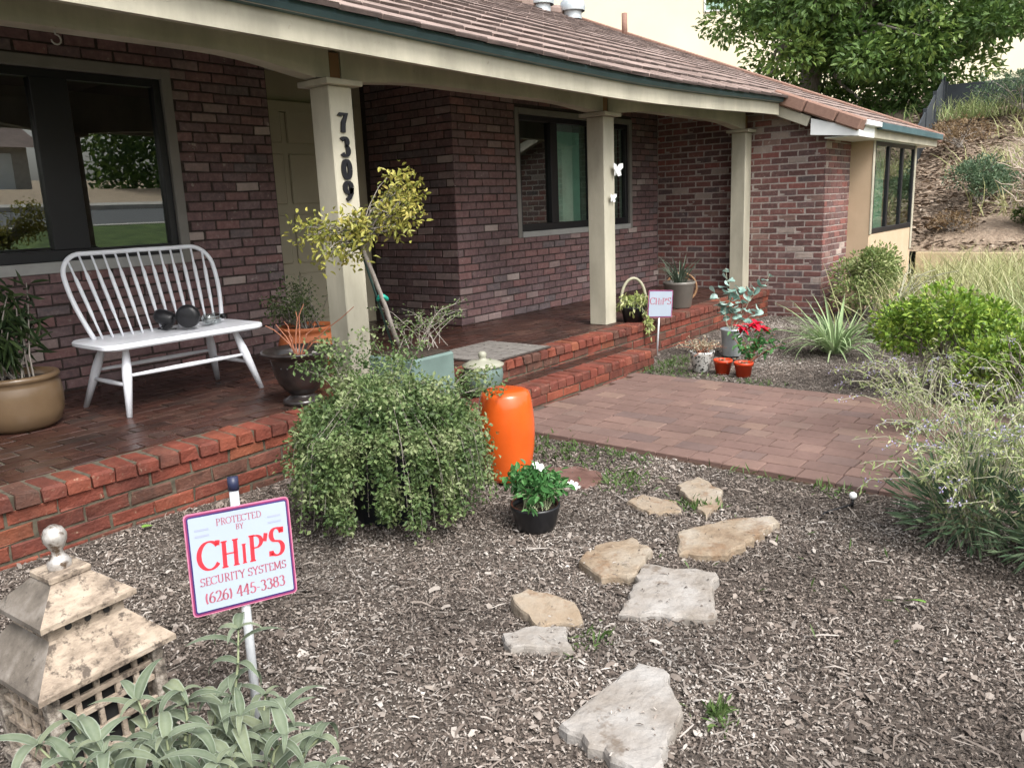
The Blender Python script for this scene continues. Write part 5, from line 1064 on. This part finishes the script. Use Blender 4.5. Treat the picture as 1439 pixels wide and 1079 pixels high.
t = empty('bare_sapling', (14.2, 1.55, .75), label='leafless pale sapling on the hillside at the right edge', cat='tree')
MB_().tube([(0, 0, 0), (.02, .02, .5), (-.01, .0, 1.1)], [.05, .04, .028], 8).build('trunk', M['paletwig'], t, True)
b = MB_()
for k in range(46):
    z0 = random.uniform(.2, 1.1); a = random.random() * 6.28; l = random.uniform(.3, .9) * (1.25 - z0 * .4); e = np.array([l * math.cos(a) * .65, l * math.sin(a) * .65, z0 + l * random.uniform(.15, .9)]); L = arcline((0, 0, z0), e, .03, 6, .03); b.tube(L, [.016, .013, .011, .009, .006, .004], 5, False)
    for j in range(2): b.tube(arcline(L[2 + j], L[2 + j] + unit(rng.normal(size=3)) * .22 + [0, 0, .1], .01, 4, .01), [.007, .006, .004, .003], 4, False)
b.build('branches', M['paletwig'], t, True)
# dark screen fences
def fence(name, a, c, h, label, n):
    t = empty(name, (*a, float(hillz(a[0])) if a[0] > 13 else 0), label=label, cat='fence', group='dark screen fences on the slope'); a, c = np.array(a), np.array(c); z00 = t.location.z
    for i in range(n + 1):
        p = a + (c - a) * i / n; z = float(hillz(p[0])) - z00; q = p - a
        MB_().bbox(q[0] - .04, q[0] + .04, q[1] - .04, q[1] + .04, z - .2, z + h + .08, .005).build('post', M['fence'], t)
        if i < n:
            p2 = a + (c - a) * (i + 1) / n; z2 = float(hillz(p2[0])) - z00; q2 = p2 - a; d = (q2 - q) / np.linalg.norm(q2 - q); nn = np.array([-d[1], d[0]]) * .015; q = q + d * .045; q2 = q2 - d * .045
            V = [(*(q + nn), z), (*(q - nn), z), (*(q2 - nn), z2), (*(q2 + nn), z2)]; V += [(x, y, z_ + h) for x, y, z_ in V]
            MB_().add(V, [(0, 3, 2, 1), (4, 5, 6, 7), (0, 1, 5, 4), (1, 2, 6, 5), (2, 3, 7, 6), (3, 0, 4, 7)]).build('panel', M['fence'], t)
fence('screen_fence', (14.3, 3.6), (22.3, 4.45), .75, 'dark screen fence climbing the slope beside the house', 5)
fence('screen_fence', (22.4, 4.4), (22.4, -6.5), .6, 'dark screen fence along the top of the slope', 7)
# big tree
t = empty('shade_tree', (23.8, 8.2, 3.4), label='large dense green tree rising behind the roof', cat='tree')
MB_().tube([(0, 0, -.3), (.1, -.1, 1.2), (.0, .0, 2.4), (.2, -.3, 4)], [.35, .28, .24, .14], 12).build('trunk', M['bark'], t, True)
cl = []
for k in range(150):
    d = unit(rng.normal(size=3)); r0 = random.random() ** .45; cl.append(np.array([.2, -1.1, 2.9]) + d * np.array([3.4, 4.6, 3.6]) * r0)
b = MB_()
for c in cl[:34]: b.tube(arcline((.1, -.1, 1.6 + random.random()), c, .2, 6, .1), [.1, .08, .06, .045, .03, .015], 6, False)
b.build('limbs', M['bark'], t, True)
P = []; D = []; rn = []
for c in cl:
    s = random.uniform(.5, .95); p, d = blob_pts(270, c, (s, s, s * .75), .3); P.append(p); D.append(d + rng.normal(size=d.shape) * .6); rn.append(np.clip(random.random() * .55 + rng.random(270) * .5, 0, 1))
P = np.concatenate(P); leaves('crown', P, np.concatenate(D), rng.uniform(.13, .24, len(P)), rng.uniform(.08, .12, len(P)), M['l_tree'], t, rnd=np.concatenate(rn))
shrub('orange_bush', (24, 12.6, 4.2), (.9, .9, .7), 700, .16, .09, leafm('orange_yellow_leaf', [(.5, .2, .05), (.6, .36, .1), (.3, .3, .08)]), 'orange and yellow bush seen over the roof left of the tree', 1.6)
# neighbouring house up the hill
nb = empty('neighbour_house', (36, 12, 4), R_(30), label='pale cream stucco neighbour house up the hill behind the tree', cat='house')
MB_().box(0, 8, -17, 20, -2, 9).build('wall', M['neighbour'], nb)
MB_().add([(-1, -18, 9.01), (9, -18, 9.01), (9, 21, 9.01), (-1, 21, 9.01), (4, -14, 11.5), (4, 17, 11.5)], [(0, 3, 2, 1), (0, 1, 4), (1, 2, 5, 4), (2, 3, 5), (3, 0, 4, 5)]).build('roof', MB['tile']['attr'], nb)
for (y, z, w, h) in ((13.2, 4.6, 1.1, 1.5), (-2, 5, 1.2, 1.4), (4, 5, 1.2, 1.4)):
    f = MB_().bbox(-.06, .02, y - w / 2, y + w / 2, z, z + h, .01).build('window', M['white'], nb); MB_().box(-.075, -.0605, y - w / 2 + .08, y + w / 2 - .08, z + .08, z + h - .08).build('pane', M['bayglass'], f)
f = MB_().bbox(-.2, -.0, -14.2, -13.9, 2.6, 2.75, .02).build('wall_lamp', M['greytrim'], nb)
# ------------------------------------------------------------------ the street side (seen in the window reflections)
def strip(name, prof, m, x0=-30, x1=60, kind='structure'):
    V = [(x, y, z) for x in (x0, x1) for y, z in prof]; n = len(prof); return tag(meshobj(name, V, [(i, i + 1, n + i + 1, n + i) for i in range(n - 1)], m), kind=kind)
M['lawn'] = mat('lawn', [(.3, (.05, .09, .02)), (.7, (.13, .2, .05))], scale=3, macro=(.7, .6, 1.1), rough=1, bump=.8, bdist=.03)
strip('lawn', [(-2.6, -.05), (-3.4, .3), (-5, .95), (-7.6, 1.36)], M['lawn']); strip('pavement', [(-7.6, 1.37), (-8.2, 1.4), (-8.21, 1.28)], M['concrete']); strip('road', [(-8.2, 1.285), (-13.4, 1.82)], M['asphalt'])
strip('far_pavement', [(-13.4, 1.82), (-13.41, 1.95), (-14.4, 2.05)], M['concrete']); strip('far_verge', [(-14.4, 2.05), (-17.6, 2.6), (-30, 3.0), (-80, 6), (-200, 9)], M['tanpath'])
t = empty('street_hedge', (20.5, -18.5, 2.5), label='green hedge across the street mirrored in the left window', cat='hedge')
P = rng.uniform(-1, 1, (9000, 3)) * [6.2, .8, 1.6] + [0, 0, 1.6]; leaves('foliage', P, rng.normal(size=P.shape), .26, .16, M['l_tree'], t)
gh = empty('street_garage', (11, -23, 2.6), label='white garage across the street mirrored in the left window', cat='garage')
MB_().box(-4, 3, -5, 0, -.3, 1.8).build('wall', M['concrete'], gh); MB_().add([(-4.5, .5, 1.75), (3.5, .5, 1.75), (3.5, -3, 3.4), (-4.5, -3, 3.4)], [(0, 1, 2, 3)]).build('roof', MB['tile']['attr'], gh)
gd = MB_().bbox(-2.2, 2.4, .01, .06, 0, 1.55, .01).build('garage_door', M['garagewhite'], gh)
for i in range(4): box('door_panel', -2.1 + i * 1.12, -1.1 + i * 1.12, .061, .075, .1, 1.45, M['garagewhite'], gd)
